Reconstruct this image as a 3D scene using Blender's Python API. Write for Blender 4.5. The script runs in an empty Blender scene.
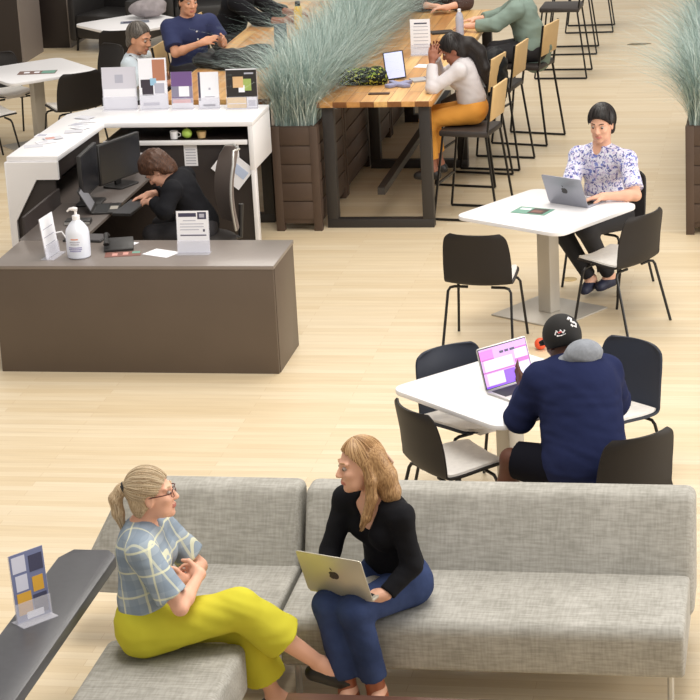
import bpy, bmesh, math, random
import numpy as np
from mathutils import Vector, Matrix
random.seed(7); np.random.seed(7)
S = bpy.context.scene; COL = S.collection
PI = math.pi; rad = math.radians

# ------------------------------------------------------------------ camera
cd = bpy.data.cameras.new('camera'); cam = bpy.data.objects.new('camera', cd); COL.objects.link(cam)
S.camera = cam
PIT, YAW, ROL = rad(17.81), rad(11.36), rad(-3.10)
fw = Vector((-math.sin(YAW)*math.cos(PIT), math.cos(YAW)*math.cos(PIT), -math.sin(PIT)))
rt = Vector((math.cos(YAW), math.sin(YAW), 0)); up = rt.cross(fw)
r2 = math.cos(ROL)*rt + math.sin(ROL)*up; u2 = -math.sin(ROL)*rt + math.cos(ROL)*up
m3 = Matrix((r2, u2, -fw)).transposed()
cam.matrix_world = Matrix.Translation((2.756, -13.631, 4.8)) @ m3.to_4x4()
cd.sensor_width = 36; cd.lens = 36*2321/700; cd.clip_end = 200

# ------------------------------------------------------------------ world, lights, exposure
w = bpy.data.worlds.new('world'); S.world = w; w.use_nodes = True
w.node_tree.nodes['Background'].inputs[0].default_value = (1.0, 0.96, 0.90, 1)
w.node_tree.nodes['Background'].inputs[1].default_value = 0.55
def area(name, loc, target, size, power, col=(1, .95, .87)):
    l = bpy.data.lights.new(name, 'AREA'); l.shape = 'SQUARE'; l.size = size; l.energy = power; l.color = col
    o = bpy.data.objects.new(name, l); COL.objects.link(o); o.location = loc
    o.rotation_euler = (Vector(target)-Vector(loc)).to_track_quat('-Z', 'Y').to_euler(); return o
area('ceiling_light_front', (1.5, -4.5, 8.0), (1, -3.5, 0), 4.0, 520)
area('ceiling_light_middle', (0.5, 3.0, 8.0), (0, 3, 0), 4.0, 380)
area('ceiling_light_back', (-1, 10, 8.0), (-1, 10, 0), 4.0, 330)
area('window_light', (11, -1, 3.4), (0, 0, 0.5), 6.0, 800, (1, .97, .93))
S.view_settings.view_transform = 'Standard'; S.view_settings.look = 'None'
S.view_settings.gamma = 1; S.view_settings.use_curve_mapping = False
S.view_settings.exposure = 0.0

# ------------------------------------------------------------------ materials
def lin(c):
    return tuple(((x/255)/12.92 if x/255 <= .04045 else ((x/255+.055)/1.055)**2.4) for x in c)
MATS = {}
def mat(name, rgb, rough=.5, metal=0, noise=0, nscale=20, bump=0, bscale=60, spec=.5, emis=0, alpha=1, stretch=(1,1,1), coat=0, trans=0):
    if name in MATS: return MATS[name]
    m = bpy.data.materials.new(name); m.use_nodes = True; nt = m.node_tree; b = nt.nodes['Principled BSDF']
    c = lin(rgb); b.inputs['Base Color'].default_value = (*c, 1)
    b.inputs['Roughness'].default_value = rough; b.inputs['Metallic'].default_value = metal
    b.inputs['Specular IOR Level'].default_value = spec; b.inputs['Alpha'].default_value = alpha
    b.inputs['Coat Weight'].default_value = coat; b.inputs['Transmission Weight'].default_value = trans
    if emis:
        b.inputs['Emission Color'].default_value = (*c, 1); b.inputs['Emission Strength'].default_value = emis
    if noise or bump:
        tc = nt.nodes.new('ShaderNodeTexCoord'); mp = nt.nodes.new('ShaderNodeMapping'); mp.inputs['Scale'].default_value = stretch
        nt.links.new(tc.outputs['Object'], mp.inputs[0])
    if noise:
        n = nt.nodes.new('ShaderNodeTexNoise'); n.inputs['Scale'].default_value = nscale; n.inputs['Detail'].default_value = 5
        nt.links.new(mp.outputs[0], n.inputs[0])
        r = nt.nodes.new('ShaderNodeValToRGB'); r.color_ramp.elements[0].position = .3; r.color_ramp.elements[1].position = .7
        r.color_ramp.elements[0].color = (*[x*(1-noise) for x in c], 1); r.color_ramp.elements[1].color = (*[min(1, x*(1+noise)) for x in c], 1)
        nt.links.new(n.outputs[0], r.inputs[0]); nt.links.new(r.outputs[0], b.inputs['Base Color'])
    if bump:
        n2 = nt.nodes.new('ShaderNodeTexNoise'); n2.inputs['Scale'].default_value = bscale
        nt.links.new(mp.outputs[0], n2.inputs[0])
        bp = nt.nodes.new('ShaderNodeBump'); bp.inputs['Strength'].default_value = bump; bp.inputs['Distance'].default_value = .02
        nt.links.new(n2.outputs[0], bp.inputs['Height']); nt.links.new(bp.outputs[0], b.inputs['Normal'])
    MATS[name] = m; return m
def node(nt, t, **k):
    n = nt.nodes.new(t)
    for a, v in k.items():
        if a.startswith('i_'): n.inputs[a[2:].replace('_', ' ')].default_value = v
        else: setattr(n, a, v)
    return n

def floor_mat():
    m = bpy.data.materials.new('maple_boards'); m.use_nodes = True; nt = m.node_tree; b = nt.nodes['Principled BSDF']
    tc = node(nt, 'ShaderNodeTexCoord')
    br = node(nt, 'ShaderNodeTexBrick', offset=.37, squash=1)
    br.inputs['Scale'].default_value = 1; br.inputs['Brick Width'].default_value = 1.6; br.inputs['Row Height'].default_value = .075
    br.inputs['Mortar Size'].default_value = .0012; br.inputs['Mortar Smooth'].default_value = .3
    br.inputs['Color1'].default_value = (*lin((226, 210, 182)), 1); br.inputs['Color2'].default_value = (*lin((217, 197, 163)), 1)
    br.inputs['Mortar'].default_value = (*lin((200, 174, 136)), 1)
    nt.links.new(tc.outputs['Object'], br.inputs[0])
    mp = node(nt, 'ShaderNodeMapping'); mp.inputs['Scale'].default_value = (.7, 9, 1); nt.links.new(tc.outputs['Object'], mp.inputs[0])
    n = node(nt, 'ShaderNodeTexNoise'); n.inputs['Scale'].default_value = 2.5; n.inputs['Detail'].default_value = 6; nt.links.new(mp.outputs[0], n.inputs[0])
    mx = node(nt, 'ShaderNodeMixRGB', blend_type='MULTIPLY'); mx.inputs[0].default_value = .35
    r = node(nt, 'ShaderNodeValToRGB'); r.color_ramp.elements[0].position = .3; r.color_ramp.elements[1].position = .7
    r.color_ramp.elements[0].color = (.72, .66, .58, 1); r.color_ramp.elements[1].color = (1, 1, 1, 1)
    nt.links.new(n.outputs[0], r.inputs[0]); nt.links.new(br.outputs[0], mx.inputs[1]); nt.links.new(r.outputs[0], mx.inputs[2])
    nt.links.new(mx.outputs[0], b.inputs['Base Color']); b.inputs['Roughness'].default_value = .38; b.inputs['Specular IOR Level'].default_value = .35
    return m
def wood_mat(name, c1, c2, c3, width=.11):
    m = bpy.data.materials.new(name); m.use_nodes = True; nt = m.node_tree; b = nt.nodes['Principled BSDF']
    tc = node(nt, 'ShaderNodeTexCoord'); mp = node(nt, 'ShaderNodeMapping'); mp.inputs['Rotation'].default_value = (0, 0, PI/2)
    nt.links.new(tc.outputs['Object'], mp.inputs[0])
    br = node(nt, 'ShaderNodeTexBrick', offset=.43); br.inputs['Scale'].default_value = 1; br.inputs['Brick Width'].default_value = .9
    br.inputs['Row Height'].default_value = width; br.inputs['Mortar Size'].default_value = .002
    br.inputs['Color1'].default_value = (*lin(c1), 1); br.inputs['Color2'].default_value = (*lin(c2), 1); br.inputs['Mortar'].default_value = (*lin(c3), 1)
    nt.links.new(mp.outputs[0], br.inputs[0])
    mp2 = node(nt, 'ShaderNodeMapping'); mp2.inputs['Scale'].default_value = (14, 1, 14); nt.links.new(tc.outputs['Object'], mp2.inputs[0])
    n = node(nt, 'ShaderNodeTexNoise'); n.inputs['Scale'].default_value = 2; n.inputs['Detail'].default_value = 5; nt.links.new(mp2.outputs[0], n.inputs[0])
    r = node(nt, 'ShaderNodeValToRGB'); r.color_ramp.elements[0].position = .35; r.color_ramp.elements[1].position = .65
    r.color_ramp.elements[0].color = (.6, .5, .4, 1); r.color_ramp.elements[1].color = (1, 1, 1, 1); nt.links.new(n.outputs[0], r.inputs[0])
    mx = node(nt, 'ShaderNodeMixRGB', blend_type='MULTIPLY'); mx.inputs[0].default_value = .6
    nt.links.new(br.outputs[0], mx.inputs[1]); nt.links.new(r.outputs[0], mx.inputs[2]); nt.links.new(mx.outputs[0], b.inputs['Base Color'])
    b.inputs['Roughness'].default_value = .4
    MATS[name] = m; return m
def fabric_mat(name, c, amt=.22):
    m = bpy.data.materials.new(name); m.use_nodes = True; nt = m.node_tree; b = nt.nodes['Principled BSDF']
    tc = node(nt, 'ShaderNodeTexCoord'); out = None; c = lin(c)
    base = node(nt, 'ShaderNodeRGB'); base.outputs[0].default_value = (*c, 1); prev = base.outputs[0]
    for sc, st in (((12, 90, 90), .5), ((90, 12, 12), .35), ((4, 4, 4), .3)):
        mp = node(nt, 'ShaderNodeMapping'); mp.inputs['Scale'].default_value = sc; nt.links.new(tc.outputs['Object'], mp.inputs[0])
        n = node(nt, 'ShaderNodeTexNoise'); n.inputs['Scale'].default_value = 1; n.inputs['Detail'].default_value = 3; nt.links.new(mp.outputs[0], n.inputs[0])
        r = node(nt, 'ShaderNodeValToRGB'); r.color_ramp.elements[0].position = .35; r.color_ramp.elements[1].position = .65
        r.color_ramp.elements[0].color = (1-amt*1.4, 1-amt*1.4, 1-amt*1.5, 1); r.color_ramp.elements[1].color = (1, 1, 1, 1)
        nt.links.new(n.outputs[0], r.inputs[0])
        mx = node(nt, 'ShaderNodeMixRGB', blend_type='MULTIPLY'); mx.inputs[0].default_value = st*1.6
        nt.links.new(prev, mx.inputs[1]); nt.links.new(r.outputs[0], mx.inputs[2]); prev = mx.outputs[0]
    nt.links.new(prev, b.inputs['Base Color']); b.inputs['Roughness'].default_value = .95; b.inputs['Specular IOR Level'].default_value = .15
    MATS[name] = m; return m
def plaid_mat():
    m = bpy.data.materials.new('plaid_cotton'); m.use_nodes = True; nt = m.node_tree; b = nt.nodes['Principled BSDF']
    tc = node(nt, 'ShaderNodeTexCoord'); sx = node(nt, 'ShaderNodeSeparateXYZ')
    mp = node(nt, 'ShaderNodeMapping'); mp.inputs['Rotation'].default_value = (0, rad(14), rad(8)); nt.links.new(tc.outputs['Object'], mp.inputs[0]); nt.links.new(mp.outputs[0], sx.inputs[0])
    base = node(nt, 'ShaderNodeRGB'); base.outputs[0].default_value = (*lin((156, 168, 180)), 1); prev = base.outputs[0]
    def band(axis, period, width, phase, col, amt):
        nonlocal prev
        a = node(nt, 'ShaderNodeMath', operation='ADD'); nt.links.new(sx.outputs[axis], a.inputs[0]); a.inputs[1].default_value = 10+phase
        mo = node(nt, 'ShaderNodeMath', operation='MODULO'); nt.links.new(a.outputs[0], mo.inputs[0]); mo.inputs[1].default_value = period
        lt = node(nt, 'ShaderNodeMath', operation='LESS_THAN'); nt.links.new(mo.outputs[0], lt.inputs[0]); lt.inputs[1].default_value = width
        mu = node(nt, 'ShaderNodeMath', operation='MULTIPLY'); nt.links.new(lt.outputs[0], mu.inputs[0]); mu.inputs[1].default_value = amt
        mx = node(nt, 'ShaderNodeMixRGB'); nt.links.new(mu.outputs[0], mx.inputs[0]); nt.links.new(prev, mx.inputs[1])
        mx.inputs[2].default_value = (*lin(col), 1); prev = mx.outputs[0]
    band(0, .11, .045, 0, (130, 144, 160), .55); band(2, .11, .045, .02, (130, 144, 160), .55)
    band(0, .11, .009, .035, (226, 224, 190), .7); band(2, .11, .009, .055, (226, 224, 190), .7)
    band(1, .12, .009, .0, (226, 224, 190), .5)
    nt.links.new(prev, b.inputs['Base Color']); b.inputs['Roughness'].default_value = .9; b.inputs['Specular IOR Level'].default_value = .1
    return m
def blotch_mat(name, bg, cols, scale, thr=.52, rough=.85):
    m = bpy.data.materials.new(name); m.use_nodes = True; nt = m.node_tree; b = nt.nodes['Principled BSDF']
    tc = node(nt, 'ShaderNodeTexCoord'); base = node(nt, 'ShaderNodeRGB'); base.outputs[0].default_value = (*lin(bg), 1); prev = base.outputs[0]
    for i, c in enumerate(cols):
        mp = node(nt, 'ShaderNodeMapping'); mp.inputs['Location'].default_value = (i*3.7, i*1.9, i*5.1); nt.links.new(tc.outputs['Object'], mp.inputs[0])
        n = node(nt, 'ShaderNodeTexNoise'); n.inputs['Scale'].default_value = scale*(1+.25*i); n.inputs['Detail'].default_value = 1.5; n.inputs['Distortion'].default_value = .8
        nt.links.new(mp.outputs[0], n.inputs[0])
        r = node(nt, 'ShaderNodeValToRGB'); r.color_ramp.elements[0].position = thr; r.color_ramp.elements[1].position = thr+.04
        nt.links.new(n.outputs[0], r.inputs[0])
        mx = node(nt, 'ShaderNodeMixRGB'); nt.links.new(r.outputs[0], mx.inputs[0]); nt.links.new(prev, mx.inputs[1]); mx.inputs[2].default_value = (*lin(c), 1); prev = mx.outputs[0]
    nt.links.new(prev, b.inputs['Base Color']); b.inputs['Roughness'].default_value = rough; b.inputs['Specular IOR Level'].default_value = .2
    MATS[name] = m; return m

M_floor = floor_mat()
M_white = mat('white_laminate', (236, 234, 236), .35)
M_black = mat('black_plastic', (38, 36, 36), .45)
M_shell = mat('charcoal_plastic_shell', (36, 32, 31), .55, spec=.3)
M_navy_shell = mat('slate_plastic_shell', (38, 43, 56), .55, spec=.3)
M_blackmetal = mat('black_metal', (24, 22, 22), .4, spec=.4)
M_pad = mat('white_seat_pad', (226, 222, 218), .7, noise=.05, nscale=30)
M_alu = mat('brushed_aluminium', (190, 188, 184), .35, .6)
M_steel = mat('pale_steel', (188, 182, 172), .4, .3)
M_brown = mat('brown_laminate', (90, 77, 66), .45, noise=.05, nscale=3)
M_desktop = mat('brown_desktop_painted_sheen', (128, 118, 112), .3, noise=.05, nscale=5)  # desk brown made lighter: the top's reflection is painted into its colour
M_dark = mat('dark_panel', (44, 36, 34), .5)
M_darkgrey = mat('dark_grey_laminate', (48, 44, 42), .45)
M_fab = fabric_mat('grey_woven_upholstery', (184, 181, 175), .2)
M_ply = mat('maple_plywood', (222, 186, 132), .5, noise=.1, nscale=3, stretch=(1, 8, 1))
M_wood = wood_mat('striped_table_planks', (232, 190, 124), (196, 140, 78), (130, 84, 44))
M_planter = mat('planter_brown', (82, 65, 54), .55, noise=.08, nscale=6)
M_skin = {k: mat('skin_'+k, v, .5, spec=.3) for k, v in dict(fair=(232, 178, 152), tan=(214, 158, 128), brown=(92, 58, 46), warm=(222, 172, 146), olive=(150, 98, 78)).items()}
M_lip = mat('lips', (196, 122, 110), .5)
M_eye = mat('eye_white', (176, 160, 150), .3); M_iris = mat('dark_iris', (40, 28, 22), .2)
M_paper = mat('white_paper', (236, 236, 242), .6)
M_ink = mat('dark_print', (62, 60, 84), .6); M_greyink = mat('grey_print', (176, 176, 190), .6)
M_soil = mat('dark_soil', (40, 30, 24), .95, noise=.3, nscale=30)
M_clear = mat('clear_acrylic', (235, 235, 245), .1, alpha=.28, spec=.6)

# ------------------------------------------------------------------ mesh helpers
class MB:
    def __init__(s): s.v = []; s.f = []; s.mi = []; s.m = 0
    def add(s, vs, fs, M=None):
        o = len(s.v)
        for p in vs:
            p = Vector(p); s.v.append(tuple(M @ p if M is not None else p))
        for f in fs: s.f.append(tuple(i+o for i in f)); s.mi.append(s.m)
        return s
    def box(s, x0, x1, y0, y1, z0, z1, M=None):
        vs = [(x, y, z) for z in (z0, z1) for y in (y0, y1) for x in (x0, x1)]
        return s.add(vs, [(0, 2, 3, 1), (4, 5, 7, 6), (0, 1, 5, 4), (2, 6, 7, 3), (0, 4, 6, 2), (1, 3, 7, 5)], M)
    def tube(s, pts, r, n=8, cap=True, M=None, square=False):
        pts = [Vector(p) for p in pts]; rs = r if isinstance(r, (list, tuple)) else [r]*len(pts)
        vs = []; fs = []; nrm = None
        for i, p in enumerate(pts):
            t = (pts[min(i+1, len(pts)-1)] - pts[max(i-1, 0)]).normalized()
            if nrm is None:
                a = Vector((0, 0, 1)) if abs(t.z) < .9 else Vector((1, 0, 0)); nrm = (a - t*a.dot(t)).normalized()
            else: nrm = (nrm - t*nrm.dot(t)).normalized()
            bn = t.cross(nrm)
            for k in range(n):
                an = 2*PI*(k+.5)/n; vs.append(p + (nrm*math.cos(an) + bn*math.sin(an))*rs[i])
        for i in range(len(pts)-1):
            for k in range(n):
                a = i*n+k; b = i*n+(k+1) % n; fs.append((a, b, b+n, a+n))
        if cap:
            fs.append(tuple(range(n-1, -1, -1))); fs.append(tuple(range((len(pts)-1)*n, len(pts)*n)))
        return s.add(vs, fs, M)
    def lathe(s, prof, n=20, M=None):
        vs = []; fs = []
        for r, z in prof:
            for k in range(n):
                a = 2*PI*k/n; vs.append((r*math.cos(a), r*math.sin(a), z))
        for i in range(len(prof)-1):
            for k in range(n):
                a = i*n+k; b = i*n+(k+1) % n; fs.append((a, b, b+n, a+n))
        fs.append(tuple(range(n-1, -1, -1))); fs.append(tuple(range((len(prof)-1)*n, len(prof)*n)))
        return s.add(vs, fs, M)
    def prism(s, poly, h0, h1, axis='z', M=None):
        n = len(poly); mp = {'z': lambda a, b, h: (a, b, h), 'x': lambda a, b, h: (h, a, b), 'y': lambda a, b, h: (a, h, b)}[axis]
        vs = [mp(a, b, h0) for a, b in poly] + [mp(a, b, h1) for a, b in poly]
        fs = [tuple(range(n-1, -1, -1)), tuple(range(n, 2*n))] + [(i, (i+1) % n, (i+1) % n+n, i+n) for i in range(n)]
        return s.add(vs, fs, M)
    def ball(s, c, r, n=10, M=None):
        rx, ry, rz = r if isinstance(r, (tuple, list)) else (r, r, r); vs = [(c[0], c[1], c[2]-rz)]; fs = []
        for i in range(1, n):
            ph = -PI/2+PI*i/n
            for k in range(n*2):
                a = PI*k/n; vs.append((c[0]+rx*math.cos(ph)*math.cos(a), c[1]+ry*math.cos(ph)*math.sin(a), c[2]+rz*math.sin(ph)))
        vs.append((c[0], c[1], c[2]+rz)); m = n*2; L = len(vs)-1
        for k in range(m): fs.append((0, 1+(k+1) % m, 1+k)); fs.append((L, L-m+k, L-m+(k+1) % m))
        for i in range(n-2):
            for k in range(m): a = 1+i*m+k; b = 1+i*m+(k+1) % m; fs.append((a, b, b+m, a+m))
        return s.add(vs, fs, M)
def rrect(w, d, r, n=5):
    out = []
    for cx, cy, a0 in ((w/2-r, d/2-r, 0), (-w/2+r, d/2-r, 90), (-w/2+r, -d/2+r, 180), (w/2-r, -d/2+r, 270)):
        for i in range(n+1):
            a = rad(a0+90*i/n); out.append((cx+r*math.cos(a), cy+r*math.sin(a)))
    return out
def obj(name, mb, material, parent=None, bev=0, smooth=True, seg=2, loc=None, rotz=0):
    me = bpy.data.meshes.new(name); me.from_pydata(mb.v, [], mb.f)
    ms = material if isinstance(material, (list, tuple)) else [material]
    for m in ms: me.materials.append(m)
    if len(ms) > 1: me.polygons.foreach_set('material_index', mb.mi)
    bm = bmesh.new(); bm.from_mesh(me); bmesh.ops.recalc_face_normals(bm, faces=bm.faces)
    if bev:
        es = [e for e in bm.edges if len(e.link_faces) == 2 and e.calc_face_angle(0) > rad(35)]
        bmesh.ops.bevel(bm, geom=es, offset=bev, segments=seg, affect='EDGES', profile=.5, clamp_overlap=True)
    bm.to_mesh(me); bm.free()
    if smooth:
        me.polygons.foreach_set('use_smooth', [True]*len(me.polygons)); me.set_sharp_from_angle(angle=rad(40))
    o = bpy.data.objects.new(name, me); COL.objects.link(o); o.parent = parent
    if loc is not None: o.location = loc
    o.rotation_euler.z = rotz
    return o
def tag(o, label, cat, group=None):
    o['label'] = label; o['category'] = cat
    if group: o['group'] = group
    return o
def thing(name, label, cat, loc=(0, 0, 0), rotz=0, group=None):
    o = bpy.data.objects.new(name, None); COL.objects.link(o); o.location = loc; o.rotation_euler = (0, 0, rotz)
    o.empty_display_size = .1
    return tag(o, label, cat, group)
def dup(root, loc, rotz, label, group=None):
    r = root.copy(); COL.objects.link(r); r.location = loc; r.rotation_euler = (0, 0, rotz); r['label'] = label
    if group: r['group'] = group
    for ch in [c for c in bpy.data.objects if c.parent == root]:
        c = ch.copy(); COL.objects.link(c); c.parent = r
        for g in [q for q in bpy.data.objects if q.parent == ch]:
            d = g.copy(); COL.objects.link(d); d.parent = c
    return r
def T(x, y, z): return Matrix.Translation((x, y, z))
def RZ(a): return Matrix.Rotation(a, 4, 'Z')
def RX(a): return Matrix.Rotation(a, 4, 'X')

# ------------------------------------------------------------------ structure
fl = MB(); fl.box(-22, 22, -16, 30, -.1, 0)
o = obj('floor', fl, M_floor, smooth=False); o['kind'] = 'structure'; o['label'] = 'pale maple board floor'

# ------------------------------------------------------------------ dark partitions and far lounge seats
for i, (x0, x1, y0, y1, lab) in enumerate([(-7.2, -5.88, 11.42, 12.15, 'dark tall partition block with end painted as lit, nearest the top left corner'),
                           (-5.98, -5.6, 12.35, 13.0, 'narrow dark tall partition block, second from the left edge')]):
    t = thing('partition_block', lab, 'partition', ((x0+x1)/2, y0, 0))
    b = MB(); b.box(x0-(x0+x1)/2, x1-(x0+x1)/2-.02, 0, y1-y0, 0, 2.6); obj('panel', b, M_dark, t, .01)
    b = MB(); b.box(x1-(x0+x1)/2-.02, x1-(x0+x1)/2, 0, y1-y0, 0, 2.6); obj('end_panel', b, mat('painted_lit_end', (128, 118, 112), .5), t)['label'] = 'end lightened as if lit'  # end face coloured lighter to stand in for light from the right
for i, (x, y, rz, lab) in enumerate([(-5.0, 12.3, -20, 'black lounge armchair left of the other, behind the far white table'), (-4.1, 12.9, 15, 'black lounge armchair right of the other, behind the far white table')]):
    t = thing('lounge_armchair', lab, 'armchair', (x, y, 0), rad(rz), 'black lounge armchairs at the back')
    b = MB(); b.box(-.36, .36, -.34, .3, .15, .43); obj('seat', b, M_black, t, .04)
    b = MB(); b.box(-.4, .4, .25, .42, .12, .95); obj('backrest', b, M_black, t, .05)
    for s in (-1, 1):
        b = MB(); b.box(min(s*.36, s*.46), max(s*.36, s*.46), -.34, .4, .12, .62); obj('armrest', b, M_black, t, .03)
        for yy in (-.28, .34):
            b = MB(); b.tube([(s*.38, yy, .14), (s*.4, yy, 0)], .015); obj('leg', b, M_blackmetal, t)

# ------------------------------------------------------------------ shell chairs
def lerp(a, b, t): return a+(b-a)*t
def shell_grid(stations, n=11, sub=4, seatcurl=.02, backcurl=.05):
    """stations: (y, z, halfwidth, backness) swept along; returns grid rows"""
    pts = []
    for i in range(len(stations)-1):
        p = [stations[max(i-1, 0)], stations[i], stations[i+1], stations[min(i+2, len(stations)-1)]]
        for k in range(sub):
            t = k/sub; pts.append([.5*(2*b+(c-a)*t+(2*a-5*b+4*c-d)*t*t+(3*b-a-3*c+d)*t**3) for a, b, c, d in zip(*p)])
    pts.append(list(stations[-1])); rows = []
    for y, z, hw, bk in pts:
        row = []
        for j in range(n):
            s = -1+2*j/(n-1); row.append(Vector((s*hw, y+bk*backcurl*s*s, z+(1-bk)*seatcurl*s*s)))
        rows.append(row)
    return rows
def slab_from_rows(rows, off0, off1):
    """closed surface between offsets along the normals"""
    nR, nC = len(rows), len(rows[0]); mb = MB(); N = []
    for i in range(nR):
        for j in range(nC):
            a = rows[min(i+1, nR-1)][j]-rows[max(i-1, 0)][j]; b = rows[i][min(j+1, nC-1)]-rows[i][max(j-1, 0)]
            N.append(b.cross(a).normalized())
    V = [rows[i][j]+N[i*nC+j]*off0 for i in range(nR) for j in range(nC)] + [rows[i][j]+N[i*nC+j]*off1 for i in range(nR) for j in range(nC)]
    F = []; L = nR*nC
    for i in range(nR-1):
        for j in range(nC-1):
            a = i*nC+j; F.append((a, a+1, a+1+nC, a+nC)); F.append((a+L, a+nC+L, a+1+nC+L, a+1+L))
    for j in range(nC-1): F.append((j, j+L, j+1+L, j+1)); a = (nR-1)*nC+j; F.append((a, a+1, a+1+L, a+L))
    for i in range(nR-1): a = i*nC; F.append((a, a+nC, a+nC+L, a+L)); a = i*nC+nC-1; F.append((a, a+L, a+nC+L, a+nC))
    return mb.add(V, F)
SEATST = [(.215, .448, .15, 0), (.20, .452, .195, 0), (.08, .450, .215, 0), (-.08, .440, .225, .05), (-.17, .455, .23, .3), (-.205, .52, .232, .8),
          (-.225, .62, .230, 1), (-.245, .72, .222, 1), (-.262, .785, .205, 1), (-.268, .815, .165, 1)]
def make_chair(label, shellmat, group):
    t = thing('shell_chair', label, 'chair', group=group)
    rows = shell_grid(SEATST); obj('seat_shell', slab_from_rows(rows, -.006, .006), shellmat, t)
    rows = [[Vector((p.x*.94, p.y-.0, p.z)) for p in r] for r in shell_grid(SEATST)[1:18]]
    obj('seat_pad', slab_from_rows(rows, -.007, -.02), M_pad, t)
    for sx in (-1, 1):
        for sy, yf in ((1, .21), (-1, -.25)):
            b = MB(); y = sy*.13
            b.tube([(sx*.08, y, .424), (sx*.17, y, .424), (sx*.2, y*1.05, .418), (sx*.215, y*1.1, .395), (sx*.228, lerp(y*1.1, yf, .5), .2), (sx*.242, yf, 0)], .0095, 8)
            obj('leg', b, M_blackmetal, t)
    return t
# facing +Y locally; heading in degrees from +X
def H(deg): return rad(deg-90)
ch = make_chair('charcoal shell chair with its back to the camera, left of the upper white table', M_shell, 'shell chairs around the white tables')
ch.location = (.715, 1.22, 0); ch.rotation_euler.z = H(84)
CG = 'shell chairs around the white tables'
dup(ch, (1.585, 1.66, 0), H(147), 'charcoal shell chair with white seat beside the knees of the man in the floral shirt')
dup(ch, (1.42, 2.58, 0), H(240), 'dark shell chair under the man in the floral shirt')
dup(ch, (.99, -2.27, 0), H(38), 'charcoal shell chair just behind the sofa, left of the lower white table')
dup(ch, (1.87, -2.60, 0), H(130), 'dark shell chair under the man in the navy hoodie')
nv = make_chair('slate blue shell chair tucked under the far left side of the lower white table', M_navy_shell, CG)
nv.location = (1.0, -1.58, 0); nv.rotation_euler.z = H(-48)
dup(nv, (1.75, -1.45, 0), H(232), 'slate blue shell chair at the right of the lower white table, behind the navy hoodie')
dup(ch, (-3.88, 6.88, 0), H(132), 'dark shell chair right of the far left white table, back to the reception counter')
dup(ch, (-4.60, 6.55, 0), H(42), 'shell chair with white seat at the left edge, nearest the white reception counter')
dup(ch, (-4.75, 7.55, 0), H(-48), 'shell chair with white seat tucked under the far left white table')
dup(ch, (-3.95, 7.9, 0), H(228), 'dark shell chair behind the far left white table by the partition')
dup(ch, (-4.0, 9.1, 0), H(100), 'shell chair with white seat at the near side of the farthest white table')
dup(ch, (-3.05, 6.42, 0), H(20), 'dark shell chair under the grey haired man in the pale shirt')

# ------------------------------------------------------------------ square white tables
def square_table(label, x, y, ang, size=.92, first=None):
    if first: return dup(first, (x, y, 0), rad(ang), label)
    t = thing('square_table', label, 'table', (x, y, 0), rad(ang), 'square white pedestal tables')
    b = MB(); b.prism(rrect(size, size, .09), .712, .74); obj('tabletop', b, M_white, t, .004)
    b = MB(); b.box(-.055, .055, -.055, .055, .012, .712); obj('pedestal', b, M_steel, t, .006)
    b = MB(); b.box(-.29, .29, -.29, .29, 0, .012); obj('base_plate', b, M_steel, t, .003)
    return t
t1 = square_table('square white pedestal table in front of the man in the floral shirt', 1.075, 1.905, -32)
square_table('square white pedestal table with the purple laptop, left of the navy hoodie', 1.25, -1.86, -42, first=t1)
square_table('square white pedestal table at the left edge with a leaflet on it', -4.33, 7.22, 42, first=t1)
square_table('farthest square white pedestal table, behind the grey haired man', -4.06, 9.72, -44, first=t1)

# ------------------------------------------------------------------ reception desk
t = thing('reception_desk', 'low brown box-fronted reception desk in the left foreground', 'desk', (-1.52, .50, 0))
b = MB(); b.box(-.955, .955, .0, .03, 0, .715); obj('front_panel', b, M_brown, t, .002)
b = MB(); b.box(.93, .96, .03, .62, 0, .715); obj('side_panel', b, M_brown, t, .002)
b = MB(); b.box(-.96, -.93, .03, .62, 0, .715); obj('side_panel', b, M_brown, t, .002)
b = MB(); b.box(-.962, .962, -.004, .635, .715, .74); obj('desktop', b, M_desktop, t, .003)
# raised L-shaped white counter with its worktop
t = thing('reception_counter', 'raised white L-shaped reception counter with dark inner walls, behind the brown desk', 'counter', (-2.9, 2.2, 0))
X, Y = -2.9, 2.2
def cb(name, m, *bx, bev=.003):
    b = MB()
    for q in bx: b.box(q[0]-X, q[1]-X, q[2]-Y, q[3]-Y, q[4], q[5])
    return obj(name, b, m, t, bev)
b = MB(); poly = [(-2.88, 2.12), (-2.49, 2.12), (-2.46, 3.22), (-1.29, 3.22), (-1.29, 3.82), (-2.63, 3.88), (-2.86, 3.55)]
b.prism([(a-X, c-Y) for a, c in poly], 1.06, 1.1); obj('countertop', b, M_white, t, .004)
b = MB(); b.prism([(-2.88-X, 0.0), (-2.88-X, 1.06), (-2.49-X, 1.06), (-2.49-X, .93), (-2.66-X, .93), (-2.84-X, .62), (-2.84-X, 0)], 2.10-Y, 2.13-Y, 'y'); obj('front_gusset', b, M_white, t)
cb('outer_wall', M_white, (-2.895, -2.88, 2.1, 3.5, 0, 1.06))
cb('inner_wall', M_dark, (-2.86, -2.84, 2.16, 3.5, 0, 1.04), (-2.86, -2.53, 2.13, 2.16, 0, .93), (-2.53, -2.5, 2.16, 3.2, .92, 1.06))
cb('inner_shelf', M_dark, (-2.84, -2.5, 2.2, 3.2, .92, .94))
cb('lower_shelf', M_dark, (-2.48, -1.34, 3.24, 3.75, .92, .95))
cb('shelf_edge', M_white, (-2.48, -1.34, 3.215, 3.24, .92, .955))
cb('back_panel', M_dark, (-2.84, -1.33, 3.26, 3.29, 0, .93), (-2.7, -1.33, 3.72, 3.75, .955, 1.06))
cb('end_panel', M_white, (-1.33, -1.29, 3.22, 3.82, .72, 1.06), (-1.325, -1.295, 3.22, 3.30, 0, .72))
M_work = mat('taupe_worktop', (92, 84, 80), .4)
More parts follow.
